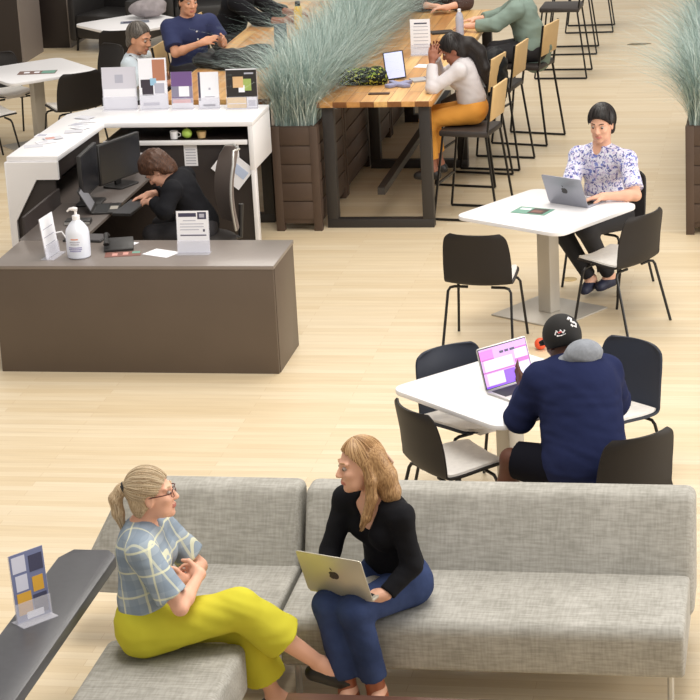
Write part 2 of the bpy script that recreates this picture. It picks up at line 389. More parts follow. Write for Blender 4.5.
cb('worktop', M_work, (-2.5, -2.05, 1.14, 2.17, .715, .74), (-2.84, -2.05, 2.17, 3.26, .715, .74))
cb('work_side_panel', M_dark, (-2.52, -2.50, 1.3, 2.13, 0, .86))

# ------------------------------------------------------------------ high wooden tables
def high_table(label, x, y0, y1, w=.95):
    t = thing('high_table', label, 'table', (x, y0, 0), 0, 'long high wooden tables'); L = y1-y0
    b = MB(); b.box(-w/2, w/2, 0, L, 1.0, 1.045); obj('tabletop', b, M_wood, t, .003)
    for yy in (.06, L*.5, L-.2):
        for s in (-1, 1):
            b = MB(); x0, x1 = sorted((s*(w/2-.03), s*(w/2-.12))); b.box(x0, x1, yy, yy+.09, .07, 1.0); obj('leg', b, M_darkgrey, t, .003)
        b = MB(); b.box(-w/2+.03, w/2-.03, yy, yy+.09, 0, .07); obj('foot_rail', b, M_darkgrey, t, .003)
    b = MB(); b.box(-.03, .03, .15, L-.2, .25, .31); obj('stretcher', b, M_darkgrey, t)
    return t
high_table('long high wooden table right of the grasses, where the woman in ochre trousers sits', -.515, 4.13, 8.3, .93)
high_table('long high wooden table left of the grasses, behind the reception counter', -1.86, 4.3, 9.0, .93)

# ------------------------------------------------------------------ bar stools
t = thing('bar_stool', 'black bar stool with plywood back under the woman in ochre trousers', 'stool', group='black bar stools with plywood backs'); stool = t
b = MB(); b.box(-.21, .21, -.2, .21, .69, .74); obj('seat', b, mat('black_vinyl', (52, 46, 44), .5), t, .015)
for sx in (-1, 1):
    for sy in (1, -1):
        b = MB(); b.tube([(sx*.19, sy*.18, .7), (sx*.235, sy*.27, .012)], .0115, 4); obj('leg', b, M_blackmetal, t, smooth=False)
    b = MB(); b.tube([(sx*.235, .27, .012), (sx*.235, -.27, .012)], .0115, 4); obj('floor_bar', b, M_blackmetal, t, smooth=False)
    b = MB(); b.tube([(sx*.19, -.19, .69), (sx*.19, -.245, 1.1)], .0115, 4); obj('back_upright', b, M_blackmetal, t, smooth=False)
b = MB(); b.tube([(-.215, .233, .3), (.215, .233, .3)], .0115, 4); obj('footrest', b, M_blackmetal, t, smooth=False)
b = MB(); b.box(-.185, .185, -.012, .006, 0, .28, T(0, -.212, .82) @ RX(rad(8))); obj('backrest', b, M_ply, t, .003)
stool.location = (.19, 4.60, 0); stool.rotation_euler.z = H(170)
SG = 'black bar stools with plywood backs'
for x, y, a, l in [(.04, 5.75, 168, 'empty bar stool directly behind the ochre trousers, black jacket hanging on it'),
                   (.17, 6.35, 170, 'bar stool with tilted plywood back between the woman in white and the person in sage'),
                   (.34, 7.3, 165, 'bar stool with plywood back under the person in the sage top'),
                   (.38, 10.3, 178, 'bar stool at the top of the picture, right of the person in sage'),
                   (.36, 11.6, 182, 'bar stool at the top edge, second farthest in its row'),
                   (.44, 12.9, 182, 'farthest bar stool, at the top edge of the picture'),
                   (-2.66, 6.5, -3, 'bar stool under the man in the navy polo shirt'),
                   (-2.68, 8.0, -3, 'bar stool under the person in black near the yellow bottle')]:
    dup(stool, (x, y, 0), H(a), l)

# ------------------------------------------------------------------ grass planters
def grass_mesh(L, W, n, seed, hmax=.85):
    rg = np.random.RandomState(seed); mb = MB(); V = []; F = []
    for i in range(n):
        x = rg.uniform(-W/2+.03, W/2-.03); y = rg.uniform(.04, L-.04)
        a = math.atan2((x)*2.0+rg.normal(0, .35), (y-L/2)*.5+rg.normal(0, .35)) if rg.rand() < .75 else rg.uniform(0, 2*PI)
        dx, dy = math.sin(a), math.cos(a)
        h = rg.uniform(.45, 1)*hmax; out = rg.uniform(.08, .75)*h*(.5+1.5*rg.rand()); wd = rg.uniform(.0016, .0042)
        droop = rg.uniform(.0, .35)*h if out > .25 else 0
        px, py = -dy*wd, dx*wd; k0 = len(V); ns = 6
        for s in range(ns+1):
            t = s/ns; q = out*t**1.9; z = h*(t-.12*t*t)-droop*t**4; wv = (1-t)**.6 if s < ns else 0.1
            cx, cy = x+dx*q, y+dy*q; V.append((cx-px*wv, cy-py*wv, z)); V.append((cx+px*wv, cy+py*wv, z))
        for s in range(ns): j = k0+2*s; F.append((j, j+1, j+3, j+2))
    return mb.add(V, F)
def grass_mat():
    m = bpy.data.materials.new('blue_green_grass'); m.use_nodes = True; nt = m.node_tree; b = nt.nodes['Principled BSDF']
    g = node(nt, 'ShaderNodeNewGeometry'); r = node(nt, 'ShaderNodeValToRGB')
    r.color_ramp.elements[0].color = (*lin((122, 142, 136)), 1); r.color_ramp.elements[1].color = (*lin((218, 226, 218)), 1)
    e = r.color_ramp.elements.new(.5); e.color = (*lin((166, 186, 181)), 1)
    nt.links.new(g.outputs['Random Per Island'], r.inputs[0]); nt.links.new(r.outputs[0], b.inputs['Base Color'])
    b.inputs['Roughness'].default_value = .6; b.inputs['Specular IOR Level'].default_value = .2
    b.inputs['Subsurface Weight'].default_value = 0
    return m
M_grass = grass_mat()
def make_planter(label, W=.375, L=1.12, Hh=.86, seed=1, loc=(0, 0, 0)):
    t = thing('grass_planter', label, 'planter', loc, 0, 'brown box planters of tall grass')
    b = MB(); w = W/2
    b.box(-w+.012, w-.012, .012, .03, .06, Hh); b.box(-w+.012, w-.012, L-.03, L-.012, .06, Hh)
    b.box(-w+.012, -w+.03, .03, L-.03, .06, Hh); b.box(w-.03, w-.012, .03, L-.03, .06, Hh); b.box(-w+.03, w-.03, .03, L-.03, .06, .1)
    for i in range(5):                                   # overlapping boards leave grooves
        z0 = .10+i*.152
        b.box(-w+.06, w-.06, .002, .012, z0, z0+.142); b.box(-w+.002, -w+.012, .07, L-.07, z0, z0+.142); b.box(w-.012, w-.002, .07, L-.07, z0, z0+.142)
    for sx in (-1, 1):                                   # corner posts running down into feet
        for y0 in (0, L-.065):
            xa, xb = sorted((sx*w, sx*(w-.065))); b.box(xa, xb, y0, y0+.065, 0, Hh-.001)
    obj('planter_box', b, M_planter, t, .002)
    b = MB(); b.box(-w+.03, w-.03, .03, L-.03, Hh-.07, Hh-.04); obj('soil', b, M_soil, t)
    g = obj('grass', grass_mesh(L, W, 4600, seed), M_grass, t, smooth=False, loc=(0, 0, Hh-.05))
    for v in g.data.vertices: v.co.z += 0
    return t
for i, yy in enumerate([4.09, 5.24, 6.39, 7.54, 8.69]):
    make_planter(['brown planter of blue-green grass at the near end of the middle row', 'second planter of grass in the middle row, between the wooden tables',
                  'third planter of grass in the middle row, between the wooden tables', 'fourth planter of grass in the middle row, near the top edge',
                  'farthest planter of grass in the middle row, cut by the top edge'][i], seed=i+1, loc=(-1.165, yy, 0))
for i, yy in enumerate([3.95, 5.1, 6.25]):
    make_planter(['brown planter of blue-green grass at the right edge of the picture, nearest one', 'second planter of grass at the right edge, behind the nearest one',
                  'farthest planter of grass at the right edge'][i], seed=i+11, loc=(2.12, yy, 0))

# ------------------------------------------------------------------ sofa
def cushion(name, prof, x0, x1, t, bev=.045, m=None):
    b = MB(); b.prism(prof, x0, x1, 'x'); return obj(name, b, m or M_fab, t, bev, seg=4)
backprof = [(-3.70, .24), (-3.665, .43), (-3.50, .79), (-3.33, .78), (-3.36, .24)]
def rel(pr, y0): return [(a-y0, c) for a, c in pr]
t = thing('sofa_unit', 'long grey sofa section on the right with the woman in black on it', 'sofa', (1.38, -3.8, 0), 0, 'grey modular sofa sections')
cushion('seat_cushion', rel([(-4.22, .19), (-4.25, .40), (-4.22, .44), (-3.60, .445), (-3.58, .19)], -3.8), -.915, .915, t)
cushion('backrest', rel(backprof, -3.8), -.915, .935, t)
for x in (-.85, .85):
    for y in (-.36, .40):
        b = MB(); b.tube([(x, y, .2), (x, y, 0)], .016, 8); obj('leg', b, M_alu, t)
t = thing('sofa_corner_unit', 'grey corner sofa section behind the woman in yellow trousers', 'sofa', (.1, -3.8, 0), 0, 'grey modular sofa sections')
cushion('seat_cushion', rel([(-4.22, .19), (-4.25, .40), (-4.22, .44), (-3.60, .445), (-3.58, .19)], -3.8), -.3, .345, t)
cushion('backrest', rel(backprof, -3.8), -.52, .345, t)
bk = [o for o in bpy.data.objects if o.parent == t and o.name.startswith('backrest')][0]
for v in bk.data.vertices:                              # the left end of the corner back flares outwards towards the bottom
    if v.co.x < -.3: v.co.x += -.02-(.79-v.co.z)*.5; v.co.z = max(v.co.z, .3)
for x in (-.45, .3):
    for y in (-.36, .38):
        b = MB(); b.tube([(x, y, .22), (x, y, 0)], .016, 8); obj('leg', b, M_alu, t)
t = thing('sofa_chaise', 'grey backless sofa section at the lower left under the woman in yellow trousers', 'sofa', (.12, -4.95, 0), 0, 'grey modular sofa sections')
b = MB(); b.box(-.38, .26, -.75, .46, .19, .44); obj('seat_cushion', b, M_fab, t, .045, seg=4)
for x in (-.3, .2):
    for y in (-.68, .38):
        b = MB(); b.tube([(x, y, .2), (x, y, 0)], .016, 8); obj('leg', b, M_alu, t)

# narrow dark table beside the chaise
t = thing('console_table', 'narrow dark grey table with clipped corner at the lower left edge', 'table', (-.39, -4.2, 0))
b = MB(); b.prism([(-.09, 0), (.08, 0), (.13, -.07), (.13, -2.0), (-.135, -2.0), (-.135, -.1)], .685, .74); obj('tabletop', b, mat('charcoal_tabletop', (74, 74, 78), .35, noise=.06, nscale=30), t, .006)
for y in (-1.35, -1.85):
    b = MB(); b.tube([(.03, y, .69), (.12, y+.02, .6), (.155, y+.02, .4), (.16, y+.02, .12), (.12, y+.02, .0)], [.016, .02, .022, .02, .016], 10); obj('leg', b, M_black, t)
    b = MB(); b.tube([(.02, y-.02, .66), (.1, y-.02, .56), (.12, y-.02, .48), (.06, y-.02, .44)], .012, 8); obj('bracket', b, M_alu, t)['label'] = 'silver bracket'
# low table at the bottom edge
t = thing('coffee_table', 'low dark brown table just showing at the bottom edge', 'table', (1.0, -5.28, 0))
b = MB(); b.box(-.36, .62, -.3, .435, .34, .375); obj('tabletop', b, mat('walnut_top', (88, 58, 46), .4, noise=.15, nscale=6, stretch=(1, 8, 1)), t, .004)
for x in (-.3, .56):
    for y in (-.24, .37):
        b = MB(); b.tube([(x, y, .34), (x, y, 0)], .018); obj('leg', b, M_blackmetal, t)

# ------------------------------------------------------------------ soft bodies: signed distances polygonised into one mesh
def V3(*a): return np.array(a, dtype=np.float64)
def nrm(v): v = np.asarray(v, float); return v/max(np.linalg.norm(v), 1e-9)
class SDF:
    def __init__(s): s.p = []
    def cone(s, a, b, r1, r2=None, k=.02, cut=None, op='+'):
        s.p.append(('c', V3(*a), V3(*b), r1, r1 if r2 is None else r2, k, cut, op)); return s
    def ell(s, c, rad3, R=None, k=.02, cut=None, op='+'):
        s.p.append(('e', V3(*c), V3(*rad3), np.eye(3) if R is None else np.array(R), None, k, cut, op)); return s
    def chain(s, pts, rs, k=.01):
        for i in range(len(pts)-1): s.cone(pts[i], pts[i+1], rs[i], rs[i+1], k)
        return s
    def build(s, name, material, parent, base, h=.008, disp=None, matfn=None):
        lo = []; hi = []
        for q in s.p:
            if q[7] != '+': continue
            if q[0] == 'c': m = max(q[3], q[4]); lo.append(np.minimum(q[1], q[2])-m); hi.append(np.maximum(q[1], q[2])+m)
            else: m = max(q[2]); lo.append(q[1]-m); hi.append(q[1]+m)
        lo = np.min(lo, 0)-.04; hi = np.max(hi, 0)+.04; n = np.ceil((hi-lo)/h).astype(int)+1
        F = np.full(n, .2, dtype=np.float32); ax = [lo[i]+h*np.arange(n[i]) for i in range(3)]
        for q in s.p:
            m = max(q[3], q[4]) if q[0] == 'c' else max(q[2])
            a = np.minimum(q[1], q[2]) if q[0] == 'c' else q[1]; b = np.maximum(q[1], q[2]) if q[0] == 'c' else q[1]
            pad = m+q[5]+3*h
            i0 = np.clip(((a-pad-lo)/h).astype(int), 0, n-1); i1 = np.clip(((b+pad-lo)/h).astype(int)+2, 1, n)
            X, Y, Z = np.meshgrid(*[ax[i][i0[i]:i1[i]] for i in range(3)], indexing='ij', sparse=True)
            if q[0] == 'c':
                ba = q[2]-q[1]; L = max(ba@ba, 1e-9)
                t = np.clip(((X-q[1][0])*ba[0]+(Y-q[1][1])*ba[1]+(Z-q[1][2])*ba[2])/L, 0, 1)
                d = np.sqrt((X-q[1][0]-t*ba[0])**2+(Y-q[1][1]-t*ba[1])**2+(Z-q[1][2]-t*ba[2])**2)-(q[3]+t*(q[4]-q[3]))
            else:
                R = q[3]; P = [(X-q[1][0])*R[i][0]+(Y-q[1][1])*R[i][1]+(Z-q[1][2])*R[i][2] for i in range(3)]
                k0 = np.sqrt(sum((P[i]/q[2][i])**2 for i in range(3))); k1 = np.sqrt(sum((P[i]/q[2][i]**2)**2 for i in range(3)))+1e-9
                d = k0*(k0-1)/k1
            if q[6] is not None:
                for pt, nn in q[6]: d = np.maximum(d, (X-pt[0])*nn[0]+(Y-pt[1])*nn[1]+(Z-pt[2])*nn[2])
            sl = tuple(slice(i0[i], i1[i]) for i in range(3)); f = F[sl]; k = q[5]
            if q[7] == '+': hh = np.maximum(k-np.abs(f-d), 0)/k; F[sl] = np.minimum(f, d)-hh*hh*k*.25
            else: hh = np.maximum(k-np.abs(f+d), 0)/k; F[sl] = np.maximum(f, -d)+hh*hh*k*.25
        if disp is not None:
            X, Y, Z = np.meshgrid(*ax, indexing='ij', sparse=True); F += disp(X, Y, Z).astype(np.float32)
        ins = F < 0
        c = np.zeros(n-1, np.int8)
        for dx in (0, 1):
            for dy in (0, 1):
                for dz in (0, 1): c += ins[dx:n[0]-1+dx, dy:n[1]-1+dy, dz:n[2]-1+dz]
        I = np.argwhere((c > 0) & (c < 8)); idx = np.full(n-1, -1, np.int64); idx[tuple(I.T)] = np.arange(len(I))
        cor = [(x, y, z) for x in (0, 1) for y in (0, 1) for z in (0, 1)]
        vals = {q: F[I[:, 0]+q[0], I[:, 1]+q[1], I[:, 2]+q[2]] for q in cor}
        acc = np.zeros((len(I), 3)); cnt = np.zeros(len(I))
        for q in cor:
            for d in range(3):
                if q[d] == 0:
                    r = list(q); r[d] = 1; r = tuple(r); a, b = vals[q], vals[r]; m = (a < 0) != (b < 0)
                    t = np.where(m, a/np.where(m, a-b, 1), 0); p = np.array(q, float)[None]+np.zeros((len(I), 1)); p[:, d] += t
                    acc[m] += p[m]; cnt[m] += 1
        V = (I+acc/cnt[:, None])*h+lo-np.array(base)
        FS = []
        for d in range(3):
            e = [slice(None)]*3; e2 = [slice(None)]*3; e[d] = slice(0, -1); e2[d] = slice(1, None)
            a = ins[tuple(e)]; b = ins[tuple(e2)]; J = np.argwhere(a != b)
            o1, o2 = (d+1) % 3, (d+2) % 3
            J = J[(J[:, o1] > 0) & (J[:, o2] > 0) & (J[:, o1] < n[o1]-1) & (J[:, o2] < n[o2]-1)]
            s0 = a[tuple(J.T)]; q = []
            for u, v in ((0, 0), (1, 0), (1, 1), (0, 1)):
                K = J.copy(); K[:, o1] -= u; K[:, o2] -= v; q.append(idx[tuple(K.T)])
            q = np.stack(q, 1); q[~s0] = q[~s0][:, ::-1]; FS.append(q)
        FS = np.concatenate(FS); FS = FS[(FS >= 0).all(1)]
        me = bpy.data.meshes.new(name); me.vertices.add(len(V)); me.vertices.foreach_set('co', V.astype(np.float32).ravel())
        me.loops.add(FS.size); me.loops.foreach_set('vertex_index', FS.astype(np.int32).ravel())
        me.polygons.add(len(FS)); me.polygons.foreach_set('loop_start', np.arange(0, FS.size, 4, dtype=np.int32))
        me.polygons.foreach_set('loop_total', np.full(len(FS), 4, np.int32))
        ms = material if isinstance(material, (list, tuple)) else [material]
        for m in ms: me.materials.append(m)
        if matfn is not None:
            me.polygons.foreach_set('material_index', matfn(V[FS].mean(1)+np.array(base)).astype(np.int32))
        me.polygons.foreach_set('use_smooth', [True]*len(FS)); me.update(calc_edges=True); me.validate()
        o = bpy.data.objects.new(name, me); COL.objects.link(o); o.parent = parent; return o

def ik(a, t, l1, l2, pole):
    a, t, pole = map(np.asarray, (a, t, pole)); d = t-a; L = min(np.linalg.norm(d), (l1+l2)*.999); d = nrm(d)
    x = (l1*l1-l2*l2+L*L)/(2*L); y = math.sqrt(max(l1*l1-x*x, 0)); p = pole-a; p = p-d*(p@d); return a+d*x+nrm(p)*y, a+d*L
def dirv(deg): return V3(math.cos(rad(deg)), math.sin(rad(deg)), 0)
def hframe(yaw, pitch, roll=0):
    f = V3(math.cos(rad(yaw))*math.cos(rad(pitch)), math.sin(rad(yaw))*math.cos(rad(pitch)), math.sin(rad(pitch)))
    r = nrm(np.cross(f, [0, 0, 1])); u = np.cross(r, f); cr, sr = math.cos(rad(roll)), math.sin(rad(roll)); return f, r*cr+u*sr, u*cr-r*sr
def hand(b, wr, d, n, side, curl=25, r=.0085, L=1.0):
    """wrist, finger direction, palm normal, thumb side vector; four fingers and a thumb"""
    d, n = nrm(d), nrm(n); sd = nrm(side); wr = V3(*wr)
    kn = wr+d*.085*L
    b.cone(wr, wr+d*.03, .026, .03, .015)
    for i, (o, ln, sp) in enumerate(((.030, .95, .12), (.010, 1.05, .03), (-.011, 1.0, -.05), (-.031, .8, -.15))):
        k0 = kn+sd*o-d*(.008 if i == 3 else 0)
        b.cone(wr+d*.02+sd*o*.45, k0, .0165, .0125, .012)
        fd = nrm(d+sd*sp); p = k0; rr = r*1.1
        for j, sl in enumerate((.042, .026, .021)):
            an = rad(curl*(j+.6)); dd = nrm(fd*math.cos(an)+n*math.sin(an)); q = p+dd*sl*ln*L; b.cone(p, q, rr, rr*.9, .003); p = q; rr *= .9
    t0 = wr+d*.025+sd*.024; t1 = t0+nrm(d*.55+sd*.8+n*.35)*.045; t2 = t1+nrm(d*.85+sd*.25+n*.45)*.032
    b.cone(wr+d*.02, t0, .018, .015, .012); b.cone(t0, t1, .0145, .011, .006); b.cone(t1, t2, .0105, .0085, .004)

def person(label, group, base, J, skin, vox=.009, female=False, eyes=True, beard=0):
    """J: joints. builds the body mesh; returns (root, J)"""
    t = thing('person', label, 'person', base, 0, group); f, r, u = J['frame']; C = V3(*J['head']); b = SDF()
    hip, neck = V3(*J['hip']), V3(*J['neck']); tf = nrm(J['tf']); td = nrm(neck-hip); tr = nrm(np.cross(tf, td)); tf2 = np.cross(td, tr); RT = [tr, tf2, td]
    J['RT'] = RT; sc = J.get('s', 1); hs = J.get('hs', .95)
    b.ell(hip+td*.02, (.155*sc, .11*sc, .11), RT, .05); b.ell(hip+(neck-hip)*.36, (.125*sc, .093*sc, .14), RT, .06); b.ell(hip+(neck-hip)*.7, (.145*sc, .10*sc, .165), RT, .05)
    if female: 
        for s in (-1, 1): b.ell(hip+(neck-hip)*.66+tr*s*.07+tf2*.075, (.055, .05, .055), RT, .04)
    for s, sh in ((-1, 'shL'), (1, 'shR')): b.cone(neck-td*.045, V3(*J[sh]), .045, .05, .05)
    nr = .046 if female else .056
    b.cone(neck-td*.04, C-u*.045*hs-f*.02*hs, nr*1.15, nr, .03)
    # head
    RH = [r, f, u]; q = lambda a, bb, c: C+(r*a+f*bb+u*c)*hs
    b.ell(q(0, -.012, .03), V3(.074, .094, .092)*hs, RH, .02); b.ell(q(0, .028, -.035), V3(.06, .064, .078)*hs, RH, .03)
    b.cone(q(-.03, .045, -.078), q(.03, .045, -.078), .022*hs, k=.03); b.ell(q(0, .07, -.098), V3(.022, .02, .018)*hs, RH, .02)
    b.cone(q(0, .088, .012), q(0, .108, -.026), .008*hs, .0125*hs, .010); 
    for s in (-1, 1):
        b.ell(q(s*.011, .099, -.031), V3(.008, .009, .007)*hs, RH, .006); b.ell(q(s*.038, .066, -.022), V3(.02, .02, .018)*hs, RH, .02)
        b.cone(q(s*.048, .072, .03), q(s*.012, .085, .026), .009*hs, k=.012); b.ell(q(s*.033, .092, .008), V3(.015, .01, .011)*hs, RH, .006, op='-')
        b.ell(q(s*.074, -.004, -.008), V3(.009, .02, .033)*hs, RH, .006); b.ell(q(s*.083, .004, -.006), V3(.006, .011, .02)*hs, RH, .004, op='-')
    b.ell(q(0, .089, -.058), V3(.023, .012, .006)*hs, RH, .005); b.ell(q(0, .088, -.068), V3(.02, .012, .0065)*hs, RH, .005)
    # limbs
    for s, S_ in ((-1, 'L'), (1, 'R')):
        sh, el, wr = (V3(*J[k+S_]) for k in ('sh', 'el', 'wr'))
        b.cone(sh, el, .05 if not female else .043, .038 if not female else .033, .03)
        mid = el+(wr-el)*.3; b.cone(el, mid, .038 if not female else .033, .04 if not female else .034, .02); b.cone(mid, wr, .04 if not female else .034, .026 if not female else .022, .02)
        if 'hand'+S_ in J: hand(b, wr, *J['hand'+S_])
        hj = hip+tr*s*.085-td*.01
        if 'kn'+S_ in J:
            kn, an = V3(*J['kn'+S_]), V3(*J['an'+S_]); J['hj'+S_] = hj
            b.cone(hj, kn, .085*sc, .054, .04); cm = kn+(an-kn)*.32; b.cone(kn, cm, .052, .053, .02); b.cone(cm, an, .053, .033, .03)
            td_ = nrm(J['toe'+S_]); b.cone(an, an-V3(0, 0, .035), .034, .034, .02); heel = an-td_*.03-np.array(J.get('dn'+S_, (0, 0, 1)))*.045
            b.cone(heel, an+td_*.12-np.array(J.get('dn'+S_, (0, 0, 1)))*.05, .028, .026, .03); b.cone(an+V3(0, 0, 0), an+td_*.1-np.array(J.get('dn'+S_, (0, 0, 1)))*.04, .035, .024, .03)
    def mf(P):
        d = (P-q(0, .098, -.0635))/hs; return ((np.abs(d@r) < .022) & (np.abs(d@u) < .0095) & (np.abs(d@f) < .02)).astype(int)
    bo = b.build('body', [skin, M_lip], t, base, vox, matfn=mf)
    if eyes:
        for s in (-1, 1):
            m = MB(); e = q(s*.033, .083, .008)-V3(*base); e = e-f*.003; m.ball(e, .0112*hs, 8); m.m = 1; m.ball(e+(f*.0045+(-u)*.002)*hs, .0082*hs, 7)
            obj('eye', m, [M_eye, M_iris], t)
            m = MB(); m.tube([q(s*.052, .072, .031)-V3(*base), q(s*.036, .087, .036)-V3(*base), q(s*.014, .092, .031)-V3(*base)], [.0022, .0036, .003], 6)
            obj('eyebrow', m, J.get('brow', M_iris), t)
    return t
def torso_prims(b, J, g=.014, k=.04, hem=None, female=False, bust=True, sc=None):
    hip, neck = V3(*J['hip']), V3(*J['neck']); RT = J['RT']; tr, tf, td = RT; s = J.get('s', 1) if sc is None else sc
    if hem is None or hem <= 0: b.ell(hip+td*.02, (.155*s+g, .11*s+g, .11+g), RT, k)
    b.ell(hip+(neck-hip)*.36, (.132*s+g, .10*s+g, .15), RT, .06); b.ell(hip+(neck-hip)*.7, (.148*s+g, .10*s+g, .165), RT, k)
    if female and bust:
        for q in (-1, 1): b.ell(hip+(neck-hip)*.66+tr*q*.07+tf*.075, (.055+g, .05+g, .055+g), RT, .04)
    for q in ('shL', 'shR'): b.cone(neck-td*.05, V3(*J[q]), .045+g*.6, .05+g, .05)
def sleeve(b, J, S_, upto, g=.012, r0=.05, r1=.042, rw=.032, flare=0):
    sh, el, wr = (V3(*J[k+S_]) for k in ('sh', 'el', 'wr'))
    if upto <= 1:
        e = sh+(el-sh)*upto; d = nrm(el-sh); b.cone(sh, e+d*.05, r0+g, lerp(r0, r1, upto)+g+flare, .03, cut=[(e, d)])
    else:
        b.cone(sh, el, r0+g, r1+g, .03); e = el+(wr-el)*(upto-1); d = nrm(wr-el); b.cone(el, e+d*.03, r1+g, rw+g, .02, cut=[(e, d)])
def trousers(name, J, m, t, base, upto=(1.9, 1.9), vox=.009, g=.014, hemr=.05, kr=.062, disp=None, knee_r=None):
    b = SDF(); hip, neck = V3(*J['hip']), V3(*J['neck']); RT = J['RT']; td = RT[2]; s = J.get('s', 1)
    wl = hip+td*.11
    b.ell(hip+td*.02, (.158*s+g, .114*s+g, .12+g), RT, .04, cut=[(wl, td)])
    for S_, u in zip('LR', upto):
        hj, kn, an = J['hj'+S_], V3(*J['kn'+S_]), V3(*J['an'+S_])
        if u <= 1:
            e = hj+(kn-hj)*u; d = nrm(kn-hj); b.cone(hj, e+d*.04, .09*s+g, .075+g, .04, cut=[(e, d)])
        else:
            b.cone(hj, kn, .088*s+g, kr+g*.6, .04); e = kn+(an-kn)*(u-1); d = nrm(an-kn); b.cone(kn, e+d*.04, kr+g*.6, hemr, .03, cut=[(e, d)])
    return b.build(name, m, t, base, vox, disp=disp)
def wr_disp(a, f=(30, 30, 30), ph=0):
    return lambda X, Y, Z: a*(np.sin(X*f[0]+3*np.sin(Z*17+ph))*np.sin(Y*f[1]+2.5*np.sin(Z*23+X*9))*np.cos(Z*f[2]+2*np.sin(Y*19)))
def shoes(J, m, t, base, vox=.008, low=True, gap=.008, sides='LR', shaft=0):
    for S_ in sides:
        an = V3(*J['an'+S_]); td = nrm(J['toe'+S_]); dn = V3(*J.get('dn'+S_, (0, 0, 1))); b = SDF()
        top = [(an-dn*(.028 if low else -.02), dn)]
        b.cone(an-td*.032-dn*.047, an+td*.13-dn*.052, .036+gap*.3, .032, .03); b.cone(an-dn*.02, an+td*.1-dn*.045, .042, .03, .03)
        if shaft: kn = V3(*J['kn'+S_]); b.cone(an-dn*.03, an+nrm(kn-an)*shaft, .044, .048, .02)
        if low == 'flat': b.ell(an+td*.035+dn*.005, (.04, .065, .05), [nrm(np.cross(td, dn)), td, dn], .01, op='-'); 
        b.cone(an-td*.04-dn*.115, an+td*.16-dn*.115, .036, k=.004, op='-')
        b.build('shoe', m, t, base, vox)
def hair_mat(name, c1, c2):
    m = bpy.data.materials.new(name); m.use_nodes = True; nt = m.node_tree; b = nt.nodes['Principled BSDF']
    tc = node(nt, 'ShaderNodeTexCoord'); mp = node(nt, 'ShaderNodeMapping'); mp.inputs['Scale'].default_value = (150, 150, 24); nt.links.new(tc.outputs['Object'], mp.inputs[0])
    n = node(nt, 'ShaderNodeTexNoise'); n.inputs['Scale'].default_value = 1.6; n.inputs['Detail'].default_value = 3; nt.links.new(mp.outputs[0], n.inputs[0])
    r = node(nt, 'ShaderNodeValToRGB'); r.color_ramp.elements[0].position = .35; r.color_ramp.elements[1].position = .65
    r.color_ramp.elements[0].color = (*lin(c1), 1); r.color_ramp.elements[1].color = (*lin(c2), 1); nt.links.new(n.outputs[0], r.inputs[0]); nt.links.new(r.outputs[0], b.inputs['Base Color'])
    bp = node(nt, 'ShaderNodeBump'); bp.inputs['Strength'].default_value = .3; bp.inputs['Distance'].default_value = .002; nt.links.new(n.outputs[0], bp.inputs['Height']); nt.links.new(bp.outputs[0], b.inputs['Normal'])
    b.inputs['Roughness'].default_value = .5; b.inputs['Specular IOR Level'].default_value = .35; return m
def strand_mat(name, c1, c2):
    m = bpy.data.materials.new(name); m.use_nodes = True; nt = m.node_tree; b = nt.nodes['Principled BSDF']
    g = node(nt, 'ShaderNodeNewGeometry'); r = node(nt, 'ShaderNodeValToRGB'); r.color_ramp.elements[0].color = (*lin(c1), 1); r.color_ramp.elements[1].color = (*lin(c2), 1)
    nt.links.new(g.outputs['Random Per Island'], r.inputs[0]); nt.links.new(r.outputs[0], b.inputs['Base Color']); b.inputs['Roughness'].default_value = .45; b.inputs['Specular IOR Level'].default_value = .4; return m
def strands(J, t, base, m, pole=(0, -.35, .93), n=170, g=.012, front=0, r=.0035, chains=(), lift=.0015, seed=1, ears=True):
    rg = np.random.RandomState(seed); f, r_, u = J['frame']; C = V3(*J['head']); hs = J.get('hs', .95); mb = MB(); B = V3(*base)
    rd = V3(.076, .094, .092)*hs+g; cc = V3(0, -.016, .034)*hs; nn = nrm(V3(0, .77, -.64)); pt = V3(0, .072+front, .066)*hs; p0 = nrm(pole)
    e1 = nrm(np.cross(p0, [1, 0, 0.01])); e2 = np.cross(p0, e1)
    for k in range(n):
        az = 2*PI*(k+rg.rand())/n; st = rg.uniform(.05, .5) if k % 2 else .06; d = e1*math.cos(az)+e2*math.sin(az); lf = rg.uniform(-.3, 1)*lift; path = []; w = rg.uniform(-.12, .12)
        a = st
        while a < 2.6:
            v = nrm(p0*math.cos(a)+(d*math.cos(w*a)+np.cross(p0, d)*math.sin(w*a))*math.sin(a)); p = cc+v*(rd+lf)
            if (p-pt)@nn > .004 or v[2] < -.78: break
            if ears and abs(p[0]) > .05 and ((p[1])/.03)**2+((p[2]+.022)/.042)**2 < 1: break
            path.append(C+r_*p[0]+f*p[1]+u*p[2]-B); a += .16
        if len(path) > 2: mb.tube(path, [r*(1-.5*i/len(path)) for i in range(len(path))], 4, cap=True)
    for pts, rad_, cnt in chains:
        for k in range(cnt):
            az = rg.uniform(0, 6.28); o = V3(math.cos(az), math.sin(az)*.8, 0); path = []
            for (x, y, z), rr in zip(pts, rad_): path.append(C+(r_*(x)+f*y+u*z)*hs+(r_*o[0]+f*o[1])*rr*rg.uniform(.92, 1.06)-B)
            mb.tube(path, [r*1.2]*(len(path)-1)+[r*.4], 4, cap=True)
    return obj('hair_strands', mb, m, t)
